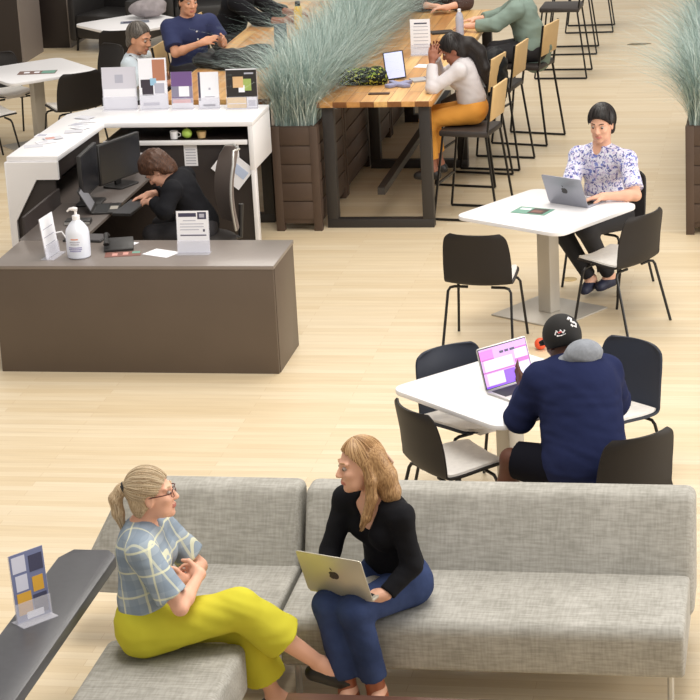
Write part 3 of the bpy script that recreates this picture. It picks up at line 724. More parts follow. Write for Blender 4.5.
def hair_cap(b, J, g=.012, front=.0, low=-.03, ears=True):
    """skull cap; the face is carved away"""
    f, r, u = J['frame']; C = V3(*J['head']); hs = J.get('hs', .95); q = lambda a, bb, c: C+(r*a+f*bb+u*c)*hs; RH = [r, f, u]
    nn = nrm(f*.77-u*.64); ct = [(q(0, .072+front, .066), nn)]
    b.ell(q(0, -.016, .034), (.076*hs+g, .094*hs+g, .092*hs+g), RH, .012, cut=ct)
    b.ell(q(0, -.045, -.035), (.064*hs+g, .055*hs+g, .07*hs+g), RH, .02, cut=ct)
    if ears:
        for sd in (-1, 1): b.ell(q(sd*.085, .002, -.022), (.03*hs, .026*hs, .04*hs), RH, .008, op='-')
    return q
M_blond = hair_mat('ash_blond_hair', (158, 132, 102), (208, 186, 154)); M_honey = hair_mat('honey_blond_hair', (128, 94, 60), (186, 148, 104))
M_dkhair = hair_mat('black_hair', (18, 14, 14), (38, 30, 28)); M_brhair = hair_mat('brown_hair', (46, 28, 20), (92, 60, 42)); M_grhair = hair_mat('grey_hair', (66, 60, 56), (120, 112, 104))

# ---- woman in plaid shirt and yellow trousers
base = (0, -4.58, 0)
J = dict(hip=(-.04, -4.59, .555), neck=(-.045, -4.545, 1.025), head=(.018, -4.55, 1.158), frame=hframe(8, 6), tf=dirv(4)+V3(0, 0, .0), hs=.98,
         shL=(-.02, -4.38, .955), shR=(.0, -4.72, .955))
J['elR'] = V3(.165, -4.755, .715); J['wrR'] = V3(.21, -4.56, .79)
J['elL'] = V3(.15, -4.345, .735); J['wrL'] = V3(.15, -4.55, .755)
J['handR'] = (V3(-.75, .6, -.1), V3(-.4, -.6, -.4), V3(0, 0, 1), 45, .008, .85); J['handL'] = (V3(-.75, -.5, .0), V3(-.5, 0, .6), V3(0, 0, 1), 30, .008, .9)
J['knR'] = V3(.375, -4.55, .625); J['anR'] = V3(.69, -4.36, .27); J['toeR'] = V3(.93, .10, -.30); J['dnR'] = nrm(V3(.30, 0, .93))
J['knL'] = V3(.33, -4.40, .48); J['anL'] = V3(.455, -4.34, .10); J['toeL'] = V3(.95, .2, 0)
J['brow'] = M_blond
t = person('blonde woman in blue plaid shirt and yellow trousers, legs crossed and arms folded', None, base, J, M_skin['fair'], .0065, True)
b = SDF(); torso_prims(b, J, .016, hem=1, female=True); tr, tf, td = J['RT']; b.ell(V3(*J['hip'])+td*.09, (.155, .12, .09), J['RT'], .05, cut=[(V3(*J['hip'])+td*.05, -td)])
for s in 'LR': sleeve(b, J, s, .80, .016, .048, .047, flare=.014)
b.cone(V3(*J['neck'])-td*.035, V3(*J['neck'])+td*.005+tf*.01, .075, .062, .02, cut=[(V3(*J['neck'])+td*.012+tf*.0, nrm(td-tf*.2))])
b.ell(V3(*J['neck'])+td*.03+tf*.045, (.045, .05, .07), J['RT'], .01, op='-')
b.build('shirt', plaid_mat(), t, base, .007, disp=wr_disp(.0035, (34, 34, 44)))
M_yel = mat('yellow_trousers', (204, 196, 60), .8, bump=.25, bscale=9, spec=.15)
b = SDF(); hip = V3(*J['hip']); RT = J['RT']
b.ell(hip+td*.02, (.178, .145, .135), RT, .05, cut=[(hip+td*.12, td)]); 
kn, an = J['knR'], J['anR']; e = kn+(an-kn)*.50; d = nrm(an-kn); b.cone(J['hjR'], kn, .112, .088, .05); b.cone(kn-d*.01, e+d*.05, .085, .112, .03, cut=[(e, d)])
kn, an = J['knL'], J['anL']; e = kn+(an-kn)*.72; d = nrm(an-kn); b.cone(J['hjL'], kn, .105, .08, .04); b.cone(kn, e+d*.05, .08, .105, .02, cut=[(e, d)])
b.build('trousers', M_yel, t, base, .0075, disp=wr_disp(.004, (26, 22, 30), 1))
shoes(J, mat('black_leather', (20, 18, 20), .35), t, base, .006, low='flat')
b = SDF(); q = hair_cap(b, J, .009, front=.0)
b.cone(q(0, -.105, .05), q(0, -.135, .035), .024, .026, .01)
b.chain([q(0, -.13, .045), q(0, -.165, .0), q(0, -.165, -.07), q(.005, -.155, -.15)], [.024, .030, .028, .012], .012)
b.build('hair', M_blond, t, base, .006)
S_blond = strand_mat('ash_blond_strands', (146, 122, 94), (222, 204, 174)); strands(J, t, base, S_blond, (0, -.95, .22), 240, .009, .002, .0026, [([(0, -.13, .045), (0, -.165, .0), (0, -.165, -.07), (.005, -.155, -.16)], [.022, .029, .027, .012], 40)])
m = MB(); P = lambda a, bb, c: q(a, bb, c)-V3(*base)
m.tube([P(0, -.108+.0*k, .048) for k in (0,)]+[P(0, -.122, .042)], .029, 12); obj('hair_tie', m, M_black, t)
M_frame = mat('tortoise_frame', (86, 40, 34), .3)
m = MB()
for s in (-1, 1):
    m.tube([P(s*.078, -.01, .008), P(s*.076, .06, .012), P(s*.062, .098, .012)], .0026, 6)
    m.tube([P(s*.034+.027*math.cos(a), .106-.010*abs(math.cos(a)), .004+.016*math.sin(a)) for a in [2*PI*i/14 for i in range(15)]], .0018, 6)
m.tube([P(-.01, .108, .008), P(.01, .108, .008)], .0026, 6)
g = obj('glasses', m, M_frame, t)

# ---- woman in black top with laptop
base = (.95, -4.1, 0)
J = dict(hip=(.985, -3.985, .55), neck=(.935, -4.105, 1.005), head=(.868, -4.15, 1.155), frame=hframe(206, -4, -4), tf=nrm(dirv(232)), hs=.98,
         shL=(1.05, -4.20, .935), shR=(.775, -4.04, .95))
J['elL'] = V3(1.09, -4.21, .70); J['wrL'] = V3(.985, -4.30, .60); J['elR'] = V3(.70, -4.10, .72); J['wrR'] = V3(.70, -4.25, .625)
J['handL'] = (V3(-.75, -.1, -.05), V3(0, 0, -1), V3(-.2, .9, 0), 18, .008, .92); J['handR'] = (V3(.75, -.2, -.05), V3(0, 0, -1), V3(.2, .9, 0), 18, .008, .92)
J['knL'] = V3(.85, -4.36, .545); J['knR'] = V3(.725, -4.31, .545); J['anL'] = V3(.93, -4.33, .14); J['anR'] = V3(.80, -4.34, .14)
J['toeL'] = V3(.15, -1, 0); J['toeR'] = V3(-.1, -1, 0); J['brow'] = M_honey
t = person('woman in black top and jeans on the sofa with a silver laptop on her knees', None, base, J, M_skin['warm'], .0065, True)
b = SDF(); torso_prims(b, J, .012, hem=1, female=True); tr, tf, td = J['RT']; b.ell(V3(*J['hip'])+td*.08, (.15, .115, .09), J['RT'], .05, cut=[(V3(*J['hip'])+td*.03, -td)])
for s in 'LR': sleeve(b, J, s, 1.95, .012, .042, .036, .026)
nk = V3(*J['neck'])
b.ell(nk+td*.02+tf*.04, (.062, .06, .065), J['RT'], .01, op='-'); b.cone(nk-td*.02+tf*.11, nk-td*.15+tf*.135, .075, .018, .01, op='-')
b.build('top', mat('black_knit', (22, 22, 26), .85, spec=.15, bump=.2, bscale=14), t, base, .007, disp=wr_disp(.002, (40, 40, 40)))
trousers('jeans', J, mat('indigo_denim', (52, 64, 98), .85, noise=.25, nscale=7, spec=.1, bump=.2, bscale=20), t, base, (1.84, 1.84), .0075, .013, .060, .064, disp=wr_disp(.002, (40, 40, 40)))
shoes(J, mat('tan_leather_boots', (150, 84, 56), .4, noise=.15, nscale=10), t, base, .007, low=False, shaft=.13)
b = SDF(); q = hair_cap(b, J, .010, front=-.014, ears=False)
b.chain([q(.03, -.06, .03), q(.045, -.085, -.06), q(.05, -.09, -.14), q(.06, -.065, -.22), q(.06, -.02, -.28)], [.055, .052, .045, .038, .012], .03)
b.chain([q(-.03, -.06, .03), q(-.045, -.095, -.06), q(-.05, -.11, -.14), q(-.05, -.12, -.23)], [.055, .052, .045, .015], .03)
b.chain([q(-.07, -.01, .02), q(-.078, -.02, -.06), q(-.075, -.015, -.14), q(-.065, .02, -.23), q(-.055, .05, -.27)], [.022, .026, .026, .022, .008], .015)
b.build('hair', M_honey, t, base, .006)
strands(J, t, base, strand_mat('honey_strands', (118, 82, 48), (204, 166, 120)), (.1, .25, .96), 240, .010, -.014, .0028, [([(.03, -.06, .03), (.045, -.085, -.06), (.05, -.09, -.14), (.06, -.065, -.22), (.06, -.02, -.30)], [.055, .052, .045, .038, .012], 60), ([(-.03, -.06, .03), (-.045, -.095, -.06), (-.05, -.11, -.14), (-.05, -.12, -.25)], [.055, .052, .045, .015], 60), ([(-.07, -.01, .02), (-.078, -.02, -.06), (-.075, -.015, -.14), (-.065, .02, -.23), (-.055, .05, -.29)], [.022, .026, .026, .022, .008], 30)], ears=False)
m = MB(); P = lambda a, bb, c: q(a, bb, c)-V3(*base)
for k in range(4): m.tube([P(-.03+.012*k, -.12, .04), P(-.055+.03*k, -.142, .0), P(-.03+.015*k, -.13, -.035)], .0055, 6)
obj('hair_claw', m, mat('pale_hair_claw', (206, 176, 156), .3), t)

# ---- man in navy hoodie and cap
base = (1.7, -2.45, 0)
J = dict(hip=(1.72, -2.56, .55), neck=(1.675, -2.39, 1.06), head=(1.59, -2.30, 1.145), frame=hframe(128, -28), tf=dirv(128), hs=1.02, s=1.18,
         shL=(1.49, -2.46, .985), shR=(1.81, -2.28, .97))
J['elL'] = V3(1.375, -2.42, .765); J['wrL'] = V3(1.385, -2.15, .82); J['elR'] = V3(1.84, -2.10, .75); J['wrR'] = V3(1.60, -1.98, .79)
J['handL'] = (V3(-.45, .6, .5), V3(.8, .2, -.4), V3(.1, .1, .9), 10, .009, 1); J['handR'] = (V3(-.85, .1, -.1), V3(0, 0, -1), V3(-.1, -.9, .1), 15, .009, 1)
J['knL'] = V3(1.33, -2.50, .57); J['anL'] = V3(1.27, -2.45, .11); J['knR'] = V3(1.52, -2.17, .56); J['anR'] = V3(1.50, -2.10, .11)
J['toeL'] = V3(-.8, .5, 0); J['toeR'] = V3(-.6, .8, 0)
t = person('man in navy hoodie, black shorts and black cap, back to the camera', None, base, J, M_skin['brown'], .008)
b = SDF(); torso_prims(b, J, .035, hem=0, k=.08)
b.cone(V3(*J['hip'])+V3(0, 0, .06), V3(*J['hip'])+(V3(*J['neck'])-V3(*J['hip']))*.75, .20, .175, .12); b.cone(V3(1.56, -2.43, .94), V3(1.75, -2.31, .94), .085, k=.1)
for s in 'LR': sleeve(b, J, s, 1.86, .03, .056, .05, .036)
b.build('hoodie', mat('navy_fleece', (36, 42, 74), .95, spec=.08, bump=.25, bscale=12), t, base, .009, disp=wr_disp(.0045, (24, 24, 30)))
tr, tf, td = J['RT']; nk = V3(*J['neck']); b = SDF()
b.ell(nk-tf*.085+td*.045-tr*.01, (.105, .07, .07), J['RT'], .03); b.cone(nk-tf*.02-tr*.09, nk-tf*.02+tr*.09, .04, k=.04); b.chain([nk-tr*.1-td*.01, nk-tr*.07+tf*.07-td*.02], [.035, .02], .03)
b.build('hood_lining', mat('grey_marl', (134, 138, 146), .95, noise=.1, nscale=60), t, base, .008, disp=wr_disp(.004, (45, 45, 50)))
trousers('shorts', J, mat('black_shorts', (18, 18, 26), .85, spec=.1), t, base, (.9, .72), .009, .02)
m = MB(); pm = V3(1.485, -2.60, .632)-V3(*base); m.tube([pm+V3(-.03, -.012, -.008), pm+V3(0, 0, 0), pm+V3(.025, -.004, .022)], [.003, .007, .003], 6); obj('shorts_mark', m, M_white, t)['label'] = 'small white mark'
shoes(J, M_black, t, base, .009, low=False)
f, r, u = J['frame']; C = V3(*J['head']); hs = J['hs']; q = lambda a, bb, c: C+(r*a+f*bb+u*c)*hs; RH = [r, f, u]
b = SDF(); b.ell(q(0, -.016, .026), (.095, .118, .112), RH, .02, cut=[(q(0, -.05, -.035), nrm(-u+f*.12))])
b.cone(q(-.045, .1, .03), q(.045, .1, .03), .01, k=.01); b.cone(q(-.05, .125, .03), q(.05, .125, .03), .009, k=.03); b.cone(q(-.035, .155, .022), q(.035, .155, .022), .007, k=.03)
b.build('cap', mat('black_cap', (24, 22, 22), .8), t, base, .007)
P = lambda a, bb, c: q(a, bb, c)-V3(*base)
def onskull(az, el, rr=1.0):
    a, e = rad(az), rad(el); return (math.sin(a)*math.cos(e)*.092*rr/hs, -.014-math.cos(a)*math.cos(e)*.113*rr/hs, .036+math.sin(e)*.107*rr/hs)
for lab, pts in (('white emblem', [[(-2, 25), (6, 32), (12, 26), (6, 18), (14, 12)], [(8, 5), (16, 0), (20, 9), (14, 16)], [(0, 10), (5, 3)]]),
                 ('small red and white emblem', [[(-54, -6), (-48, 3), (-42, -5), (-36, 2), (-30, -7), (-24, 0)], [(-50, -10), (-36, -12), (-24, -10)]])):
    m = MB()
    for pl in pts: m.tube([P(*onskull(a, e, 1.02)) for a, e in pl], .0065, 6)
    obj('cap_emblem', m, M_white, t)['label'] = lab
m = MB(); m.tube([P(*onskull(a, e, 1.03)) for a, e in ((-45, -3), (-39, -3), (-33, -3))], .006, 6); obj('cap_emblem', m, mat('red_stitching', (190, 60, 60), .7), t)['label'] = 'red stitching'

# ---- man in floral shirt
base = (1.4, 2.4, 0)
J = dict(hip=(1.45, 2.52, .55), neck=(1.41, 2.43, 1.075), head=(1.425, 2.38, 1.235), frame=hframe(255, -10), tf=dirv(248), hs=1.0, s=1.05,
         shL=(1.60, 2.35, .985), shR=(1.25, 2.49, .98))
J['elL'] = V3(1.67, 2.16, .775); J['wrL'] = V3(1.47, 2.10, .785); J['elR'] = V3(1.19, 2.29, .775); J['wrR'] = V3(1.22, 2.13, .785)
J['handL'] = (V3(-.9, -.15, -.05), V3(0, 0, -1), V3(-.1, -.9, 0), 22, .009, 1); J['handR'] = (V3(.4, -.6, -.1), V3(0, 0, -1), V3(.8, .2, 0), 20, .009, 1)
J['knL'] = V3(1.32, 2.09, .56); J['anL'] = V3(1.46, 2.40, .12); J['knR'] = V3(1.12, 2.20, .55); J['anR'] = V3(1.33, 2.36, .11)
J['toeL'] = V3(-.5, -.85, 0); J['toeR'] = V3(-.3, -.95, 0)
t = person('man in white and blue floral shirt typing at the upper white table', None, base, J, M_skin['warm'], .0075)
b = SDF(); torso_prims(b, J, .022, hem=0)
for s in 'LR': sleeve(b, J, s, .82, .012, .05, .048, flare=.01)
tr, tf, td = J['RT']; nk = V3(*J['neck']); b.cone(nk-td*.035, nk+td*.012, .078, .066, .02, cut=[(nk+td*.012, nrm(td-tf*.25))]); b.ell(nk+td*.02+tf*.06, (.035, .05, .07), J['RT'], .01, op='-')
b.build('shirt', blotch_mat('floral_print', (222, 222, 236), [(120, 132, 196), (88, 92, 150), (200, 190, 220)], 38, .56), t, base, .008, disp=wr_disp(.003, (34, 34, 40)))
trousers('trousers', J, mat('black_trousers', (28, 28, 34), .8), t, base, (1.93, 1.93), .009, .014)
shoes(J, mat('navy_trainers', (34, 38, 62), .6), t, base, .009, low=False)
b = SDF(); q = hair_cap(b, J, .017, front=.0)
b.build('hair', M_dkhair, t, base, .007)
S_dk = strand_mat('black_strands', (12, 10, 10), (44, 36, 34)); strands(J, t, base, S_dk, (0, -.3, .95), 200, .017, .004, .005, lift=.006)

# ---- woman in ochre trousers at the high table
base = (.15, 4.70, 0)
J = dict(hip=(.21, 4.68, .855), neck=(.12, 4.68, 1.27), head=(.06, 4.65, 1.35), frame=hframe(188, -28), tf=dirv(180)+V3(0, 0, -.2), hs=.95, s=.95,
         shL=(.12, 4.50, 1.21), shR=(.11, 4.86, 1.21))
J['elL'] = V3(-.09, 4.43, 1.085); J['wrL'] = V3(-.10, 4.56, 1.28); J['elR'] = V3(-.09, 4.86, 1.085); J['wrR'] = V3(-.11, 4.74, 1.29)
J['handL'] = (V3(.1, .15, .9), V3(.2, .9, 0), V3(.9, -.1, 0), 30, .008, .9); J['handR'] = (V3(.1, -.1, .9), V3(.2, -.9, 0), V3(.9, .1, 0), 30, .008, .9)
J['knL'] = V3(-.16, 4.56, .80); J['anL'] = V3(-.13, 4.55, .39); J['knR'] = V3(-.16, 4.80, .80); J['anR'] = V3(-.11, 4.78, .39)
J['toeL'] = V3(-1, 0, 0); J['toeR'] = V3(-1, 0, 0)
t = person('dark haired woman in white top and ochre trousers on a bar stool', None, base, J, M_skin['olive'], .009, True)
b = SDF(); torso_prims(b, J, .016, hem=1, female=True); tr, tf, td = J['RT']; b.ell(V3(*J['hip'])+td*.08, (.14, .11, .09), J['RT'], .05, cut=[(V3(*J['hip'])+td*.06, -td)])
for s in 'LR': sleeve(b, J, s, 1.85, .014, .042, .038, .03)
b.build('top', mat('off_white_knit', (204, 198, 200), .9, bump=.2, bscale=15), t, base, .009, disp=wr_disp(.003, (40, 40, 40)))
trousers('trousers', J, mat('ochre_trousers', (214, 148, 58), .8, bump=.2, bscale=12), t, base, (1.78, 1.78), .01, .008, .058, .06, disp=wr_disp(.002, (40, 40, 40)))
shoes(J, M_black, t, base, .01, low=False)
b = SDF(); q = hair_cap(b, J, .018, front=.012)
b.chain([q(0, -.07, .02), q(0, -.14, -.03), q(0, -.17, -.12), q(0, -.14, -.26), q(0, -.10, -.37)], [.065, .06, .062, .055, .02], .03)
b.ell(q(0, -.13, -.03), (.055, .05, .055), None, .02)
b.build('hair', M_dkhair, t, base, .009)
strands(J, t, base, S_dk, (0, -.3, .95), 120, .018, .012, .005, [([(0, -.07, .02), (0, -.14, -.03), (0, -.17, -.12), (0, -.14, -.26), (0, -.10, -.39)], [.065, .06, .062, .055, .02], 60)])

# ---- person in sage top (head above the frame)
base = (.35, 7.35, 0)
J = dict(hip=(.42, 7.32, .855), neck=(.26, 7.32, 1.31), head=(.20, 7.30, 1.44), frame=hframe(190, -15), tf=dirv(182)+V3(0, 0, -.3), hs=1, s=1.15,
         shL=(.28, 7.10, 1.24), shR=(.27, 7.53, 1.24))
J['elL'] = V3(.10, 7.06, 1.12); J['wrL'] = V3(-.14, 7.12, 1.10); J['elR'] = V3(.08, 7.58, 1.11); J['wrR'] = V3(-.12, 7.46, 1.10)
J['handL'] = (V3(-.95, .2, 0), V3(0, 0, -1), V3(0, .9, 0), 20, .009, 1); J['handR'] = (V3(-.95, -.2, 0), V3(0, 0, -1), V3(0, -.9, 0), 20, .009, 1)
J['knL'] = V3(.03, 7.18, .82); J['anL'] = V3(.05, 7.18, .39); J['knR'] = V3(.03, 7.46, .82); J['anR'] = V3(.05, 7.46, .39); J['toeL'] = J['toeR'] = V3(-1, 0, 0)
t = person('person in sage green top leaning on the high table, cut off by the top edge', None, base, J, M_skin['fair'], .011)
b = SDF(); torso_prims(b, J, .03, hem=0)
tr, tf, td = J['RT']; b.cone(V3(*J['hip']), V3(*J['hip'])-V3(0, 0, .09), .15, .14, .05)
for s in 'LR': sleeve(b, J, s, 1.75, .02, .055, .048, .036)
b.build('top', mat('sage_cotton', (132, 150, 140), .9, bump=.3, bscale=10), t, base, .011, disp=wr_disp(.005, (26, 26, 30)))
trousers('trousers', J, mat('dark_trousers', (40, 38, 42), .8), t, base, (1.9, 1.9), .012)
b = SDF(); hair_cap(b, J, .015); b.build('hair', M_brhair, t, base, .01); shoes(J, M_black, t, base, .012, low=False)

# ---- receptionist
base = (-1.6, 2.2, 0)
J = dict(hip=(-1.46, 2.18, .56), neck=(-1.63, 2.12, .95), head=(-1.745, 2.10, 1.00), frame=hframe(186, -52), tf=nrm(dirv(184)+V3(0, 0, -.3)), hs=1.0, s=1.0,
         shL=(-1.60, 1.93, .885), shR=(-1.60, 2.31, .895))
J['elL'] = V3(-1.64, 1.84, .76); J['wrL'] = V3(-1.76, 1.99, .79); J['elR'] = V3(-1.68, 2.40, .78); J['wrR'] = V3(-1.83, 2.21, .79)
J['handL'] = (V3(-.75, .5, -.1), V3(0, 0, -1), V3(-.3, .8, 0), 22, .009, 1); J['handR'] = (V3(-.85, -.3, -.1), V3(0, 0, -1), V3(0, -.8, 0), 22, .009, 1)
J['knL'] = V3(-1.80, 2.05, .53); J['anL'] = V3(-1.80, 2.05, .10); J['knR'] = V3(-1.80, 2.31, .53); J['anR'] = V3(-1.80, 2.31, .10); J['toeL'] = J['toeR'] = V3(-1, 0, 0)
t = person('curly haired receptionist in black bending over the desk behind the counter', None, base, J, M_skin['fair'], .009)
b = SDF(); torso_prims(b, J, .022, hem=0)
for s in 'LR': sleeve(b, J, s, 1.85, .018, .052, .045, .034)
b.build('jumper', mat('black_jumper', (26, 26, 30), .85, spec=.15, bump=.2, bscale=12), t, base, .009, disp=wr_disp(.004, (26, 26, 30)))
trousers('trousers', J, mat('dark_trousers', (40, 38, 42), .8), t, base, (1.9, 1.9), .011); shoes(J, M_black, t, base, .012, low=False)
b = SDF(); q = hair_cap(b, J, .03, front=.01); rg = np.random.RandomState(3)
for i in range(60):
    v = nrm(rg.normal(size=3)); 
    if v[1] > .45 and v[2] < .35: continue
    if v[2] < -.6: continue
    p = q(v[0]*.09, -.02+v[1]*.105, .035+v[2]*.1); b.ell(p, (.022, .022, .022), None, .008)
b.build('hair', M_brhair, t, base, .008, disp=wr_disp(.003, (120, 120, 120)))

# ---- grey haired man, pale shirt
base = (-3.06, 6.4, 0)
J = dict(hip=(-3.10, 6.42, .56), neck=(-3.115, 6.40, 1.04), head=(-3.03, 6.34, 1.185), frame=hframe(340, -15), tf=dirv(5), hs=1.14, s=1.05,
         shL=(-3.08, 6.60, .97), shR=(-3.10, 6.20, .97))
J['elL'] = V3(-2.92, 6.66, .76); J['wrL'] = V3(-2.72, 6.55, .80); J['elR'] = V3(-2.95, 6.14, .75); J['wrR'] = V3(-2.74, 6.25, .80)
J['handL'] = (V3(.9, -.2, 0), V3(0, 0, -1), V3(0, -.8, 0), 30, .009, 1); J['handR'] = (V3(.9, .2, 0), V3(0, 0, -1), V3(0, .8, 0), 30, .009, 1)
J['knL'] = V3(-2.70, 6.55, .53); J['anL'] = V3(-2.72, 6.55, .10); J['knR'] = V3(-2.70, 6.30, .53); J['anR'] = V3(-2.72, 6.30, .10); J['toeL'] = J['toeR'] = V3(1, 0, 0)
t = person('grey haired man in pale shirt with dark strap, behind the leaflet holders', None, base, J, M_skin['tan'], .01)
b = SDF(); torso_prims(b, J, .02, hem=0)
for s in 'LR': sleeve(b, J, s, .8, .02, .052, .05, flare=.01)
b.build('shirt', mat('pale_blue_shirt', (206, 218, 228), .85, bump=.2, bscale=12), t, base, .01, disp=wr_disp(.003, (30, 30, 34)))
m = MB(); B = V3(*base); m.tube([V3(-3.17, 6.25, .80)-B, V3(-3.165, 6.24, .99)-B, V3(-3.10, 6.24, 1.045)-B, V3(-3.0, 6.235, .97)-B, V3(-2.97, 6.25, .8)-B], .014, 6); obj('strap', m, M_black, t)
trousers('trousers', J, mat('dark_trousers', (40, 38, 42), .8), t, base, (1.9, 1.9), .012); shoes(J, M_black, t, base, .012, low=False)
b = SDF(); hair_cap(b, J, .008, front=-.008); b.build('hair', M_grhair, t, base, .009)
strands(J, t, base, strand_mat('grey_strands', (58, 52, 48), (138, 130, 122)), (0, -.4, .9), 150, .008, -.008, .004, lift=.003)

# ---- man in navy polo
base = (-2.65, 6.5, 0)
J = dict(hip=(-2.62, 6.52, .87), neck=(-2.60, 6.44, 1.35), head=(-2.57, 6.40, 1.50), frame=hframe(310, -10), tf=dirv(318), hs=1.02, s=1.2,
         shL=(-2.44, 6.60, 1.275), shR=(-2.745, 6.34, 1.275))
J['elR'] = V3(-2.66, 6.18, 1.075); J['wrR'] = V3(-2.43, 6.16, 1.16); J['elL'] = V3(-2.33, 6.60, 1.08); J['wrL'] = V3(-2.28, 6.38, 1.16)
J['handR'] = (V3(.85, .3, .25), V3(0, .6, -.6), V3(.2, .5, .7), 20, .01, 1.05); J['handL'] = (V3(.4, -.8, .1), V3(-.6, 0, -.6), V3(0, -.2, .8), 20, .01, 1.05)
J['knL'] = V3(-2.24, 6.55, .84); J['anL'] = V3(-2.36, 6.5, .39); J['knR'] = V3(-2.36, 6.20, .84); J['anR'] = V3(-2.44, 6.25, .39); J['toeL'] = J['toeR'] = V3(1, -.2, 0)
t = person('man in navy polo shirt at the left high table, holding something up', None, base, J, M_skin['tan'], .01)
b = SDF(); torso_prims(b, J, .022, hem=0)
for s in 'LR': sleeve(b, J, s, .8, .022, .055, .052, flare=.01)
tr, tf, td = J['RT']; nk = V3(*J['neck']); b.cone(nk-td*.035, nk+td*.01, .082, .07, .02, cut=[(nk+td*.01, td)])
b.build('polo_shirt', mat('navy_polo', (40, 48, 88), .85, bump=.2, bscale=12), t, base, .01, disp=wr_disp(.003, (30, 30, 34)))
m = MB(); B = V3(*base)
for k in (.1, .17): m.ball(nk+tf*(.125+.03*k*5)-td*k-B, .008, 6)
obj('button', m, M_white, t)
trousers('trousers', J, mat('dark_trousers', (40, 38, 42), .8), t, base, (1.9, 1.9), .012); shoes(J, M_black, t, base, .012, low=False)
b = SDF(); hair_cap(b, J, .012, front=.002); b.build('hair', M_dkhair, t, base, .01)
strands(J, t, base, S_dk, (0, -.3, .95), 120, .012, .002, .005, lift=.004)

# ---- person in black reaching for the yellow bottle
base = (-2.6, 8.0, 0)
J = dict(hip=(-2.64, 8.0, .87), neck=(-2.45, 7.98, 1.33), head=(-2.38, 7.95, 1.47), frame=hframe(355, -20), tf=dirv(350)+V3(0, 0, -.3), hs=1, s=1.2,
         shL=(-2.42, 8.2, 1.25), shR=(-2.46, 7.76, 1.25))
J['elR'] = V3(-2.24, 7.66, 1.11); J['wrR'] = V3(-1.97, 7.56, 1.10); J['elL'] = V3(-2.22, 8.2, 1.11); J['wrL'] = V3(-1.98, 8.05, 1.10)
J['handR'] = (V3(.95, -.1, .1), V3(0, .8, -.3), V3(.1, 0, .9), 35, .01, 1.05); J['handL'] = (V3(.9, -.2, 0), V3(0, 0, -1), V3(0, -.9, 0), 20, .01, 1)
J['knL'] = V3(-2.24, 8.1, .84); J['anL'] = V3(-2.36, 8.1, .39); J['knR'] = V3(-2.24, 7.82, .84); J['anR'] = V3(-2.36, 7.82, .39); J['toeL'] = J['toeR'] = V3(1, 0, 0)
t = person('person in black top reaching towards the yellow bottle, cut off by the top edge', None, base, J, M_skin['olive'], .011)
b = SDF(); torso_prims(b, J, .028, hem=0)
for s in 'LR': sleeve(b, J, s, 1.6, .022, .055, .05, .038)
b.build('top', mat('black_jumper', (26, 26, 30), .85), t, base, .011, disp=wr_disp(.004, (26, 26, 30)))
trousers('trousers', J, mat('dark_trousers', (40, 38, 42), .8), t, base, (1.9, 1.9), .012); shoes(J, M_black, t, base, .012, low=False)
b = SDF(); hair_cap(b, J, .015); b.build('hair', M_dkhair, t, base, .01)

# ---- person in brown at the far end of the right table
base = (-.7, 8.75, 0)
J = dict(hip=(-.62, 8.78, .87), neck=(-.60, 8.60, 1.33), head=(-.6, 8.5, 1.47), frame=hframe(265, -20), tf=dirv(270)+V3(0, 0, -.3), hs=1, s=1.15,
         shL=(-.40, 8.58, 1.25), shR=(-.80, 8.58, 1.25))
J['elR'] = V3(-.84, 8.33, 1.11); J['wrR'] = V3(-.62, 8.17, 1.105); J['elL'] = V3(-.34, 8.33, 1.11); J['wrL'] = V3(-.5, 8.12, 1.105)
J['handR'] = (V3(.9, -.3, 0), V3(0, 0, -1), V3(0, .9, 0), 20, .009, 1); J['handL'] = (V3(-.8, -.4, 0), V3(0, 0, -1), V3(0, .9, 0), 20, .009, 1)
J['knL'] = V3(-.5, 8.42, .84); J['anL'] = V3(-.5, 8.46, .39); J['knR'] = V3(-.74, 8.42, .84); J['anR'] = V3(-.74, 8.46, .39); J['toeL'] = J['toeR'] = V3(0, -1, 0)
t = person('person in dark brown top at the far end of the right high table', None, base, J, M_skin['fair'], .012)
b = SDF(); torso_prims(b, J, .028, hem=0)
for s in 'LR': sleeve(b, J, s, 1.55, .022, .055, .05, .038)
b.build('top', mat('brown_jumper', (74, 54, 50), .85), t, base, .012, disp=wr_disp(.004, (26, 26, 30)))
trousers('trousers', J, mat('dark_trousers', (40, 38, 42), .8), t, base, (1.9, 1.9), .013); shoes(J, M_black, t, base, .013, low=False)
b = SDF(); hair_cap(b, J, .015); b.build('hair', M_brhair, t, base, .011)
dup(stool, (-.62, 8.83, 0), H(270), 'bar stool under the person in dark brown at the far table end')

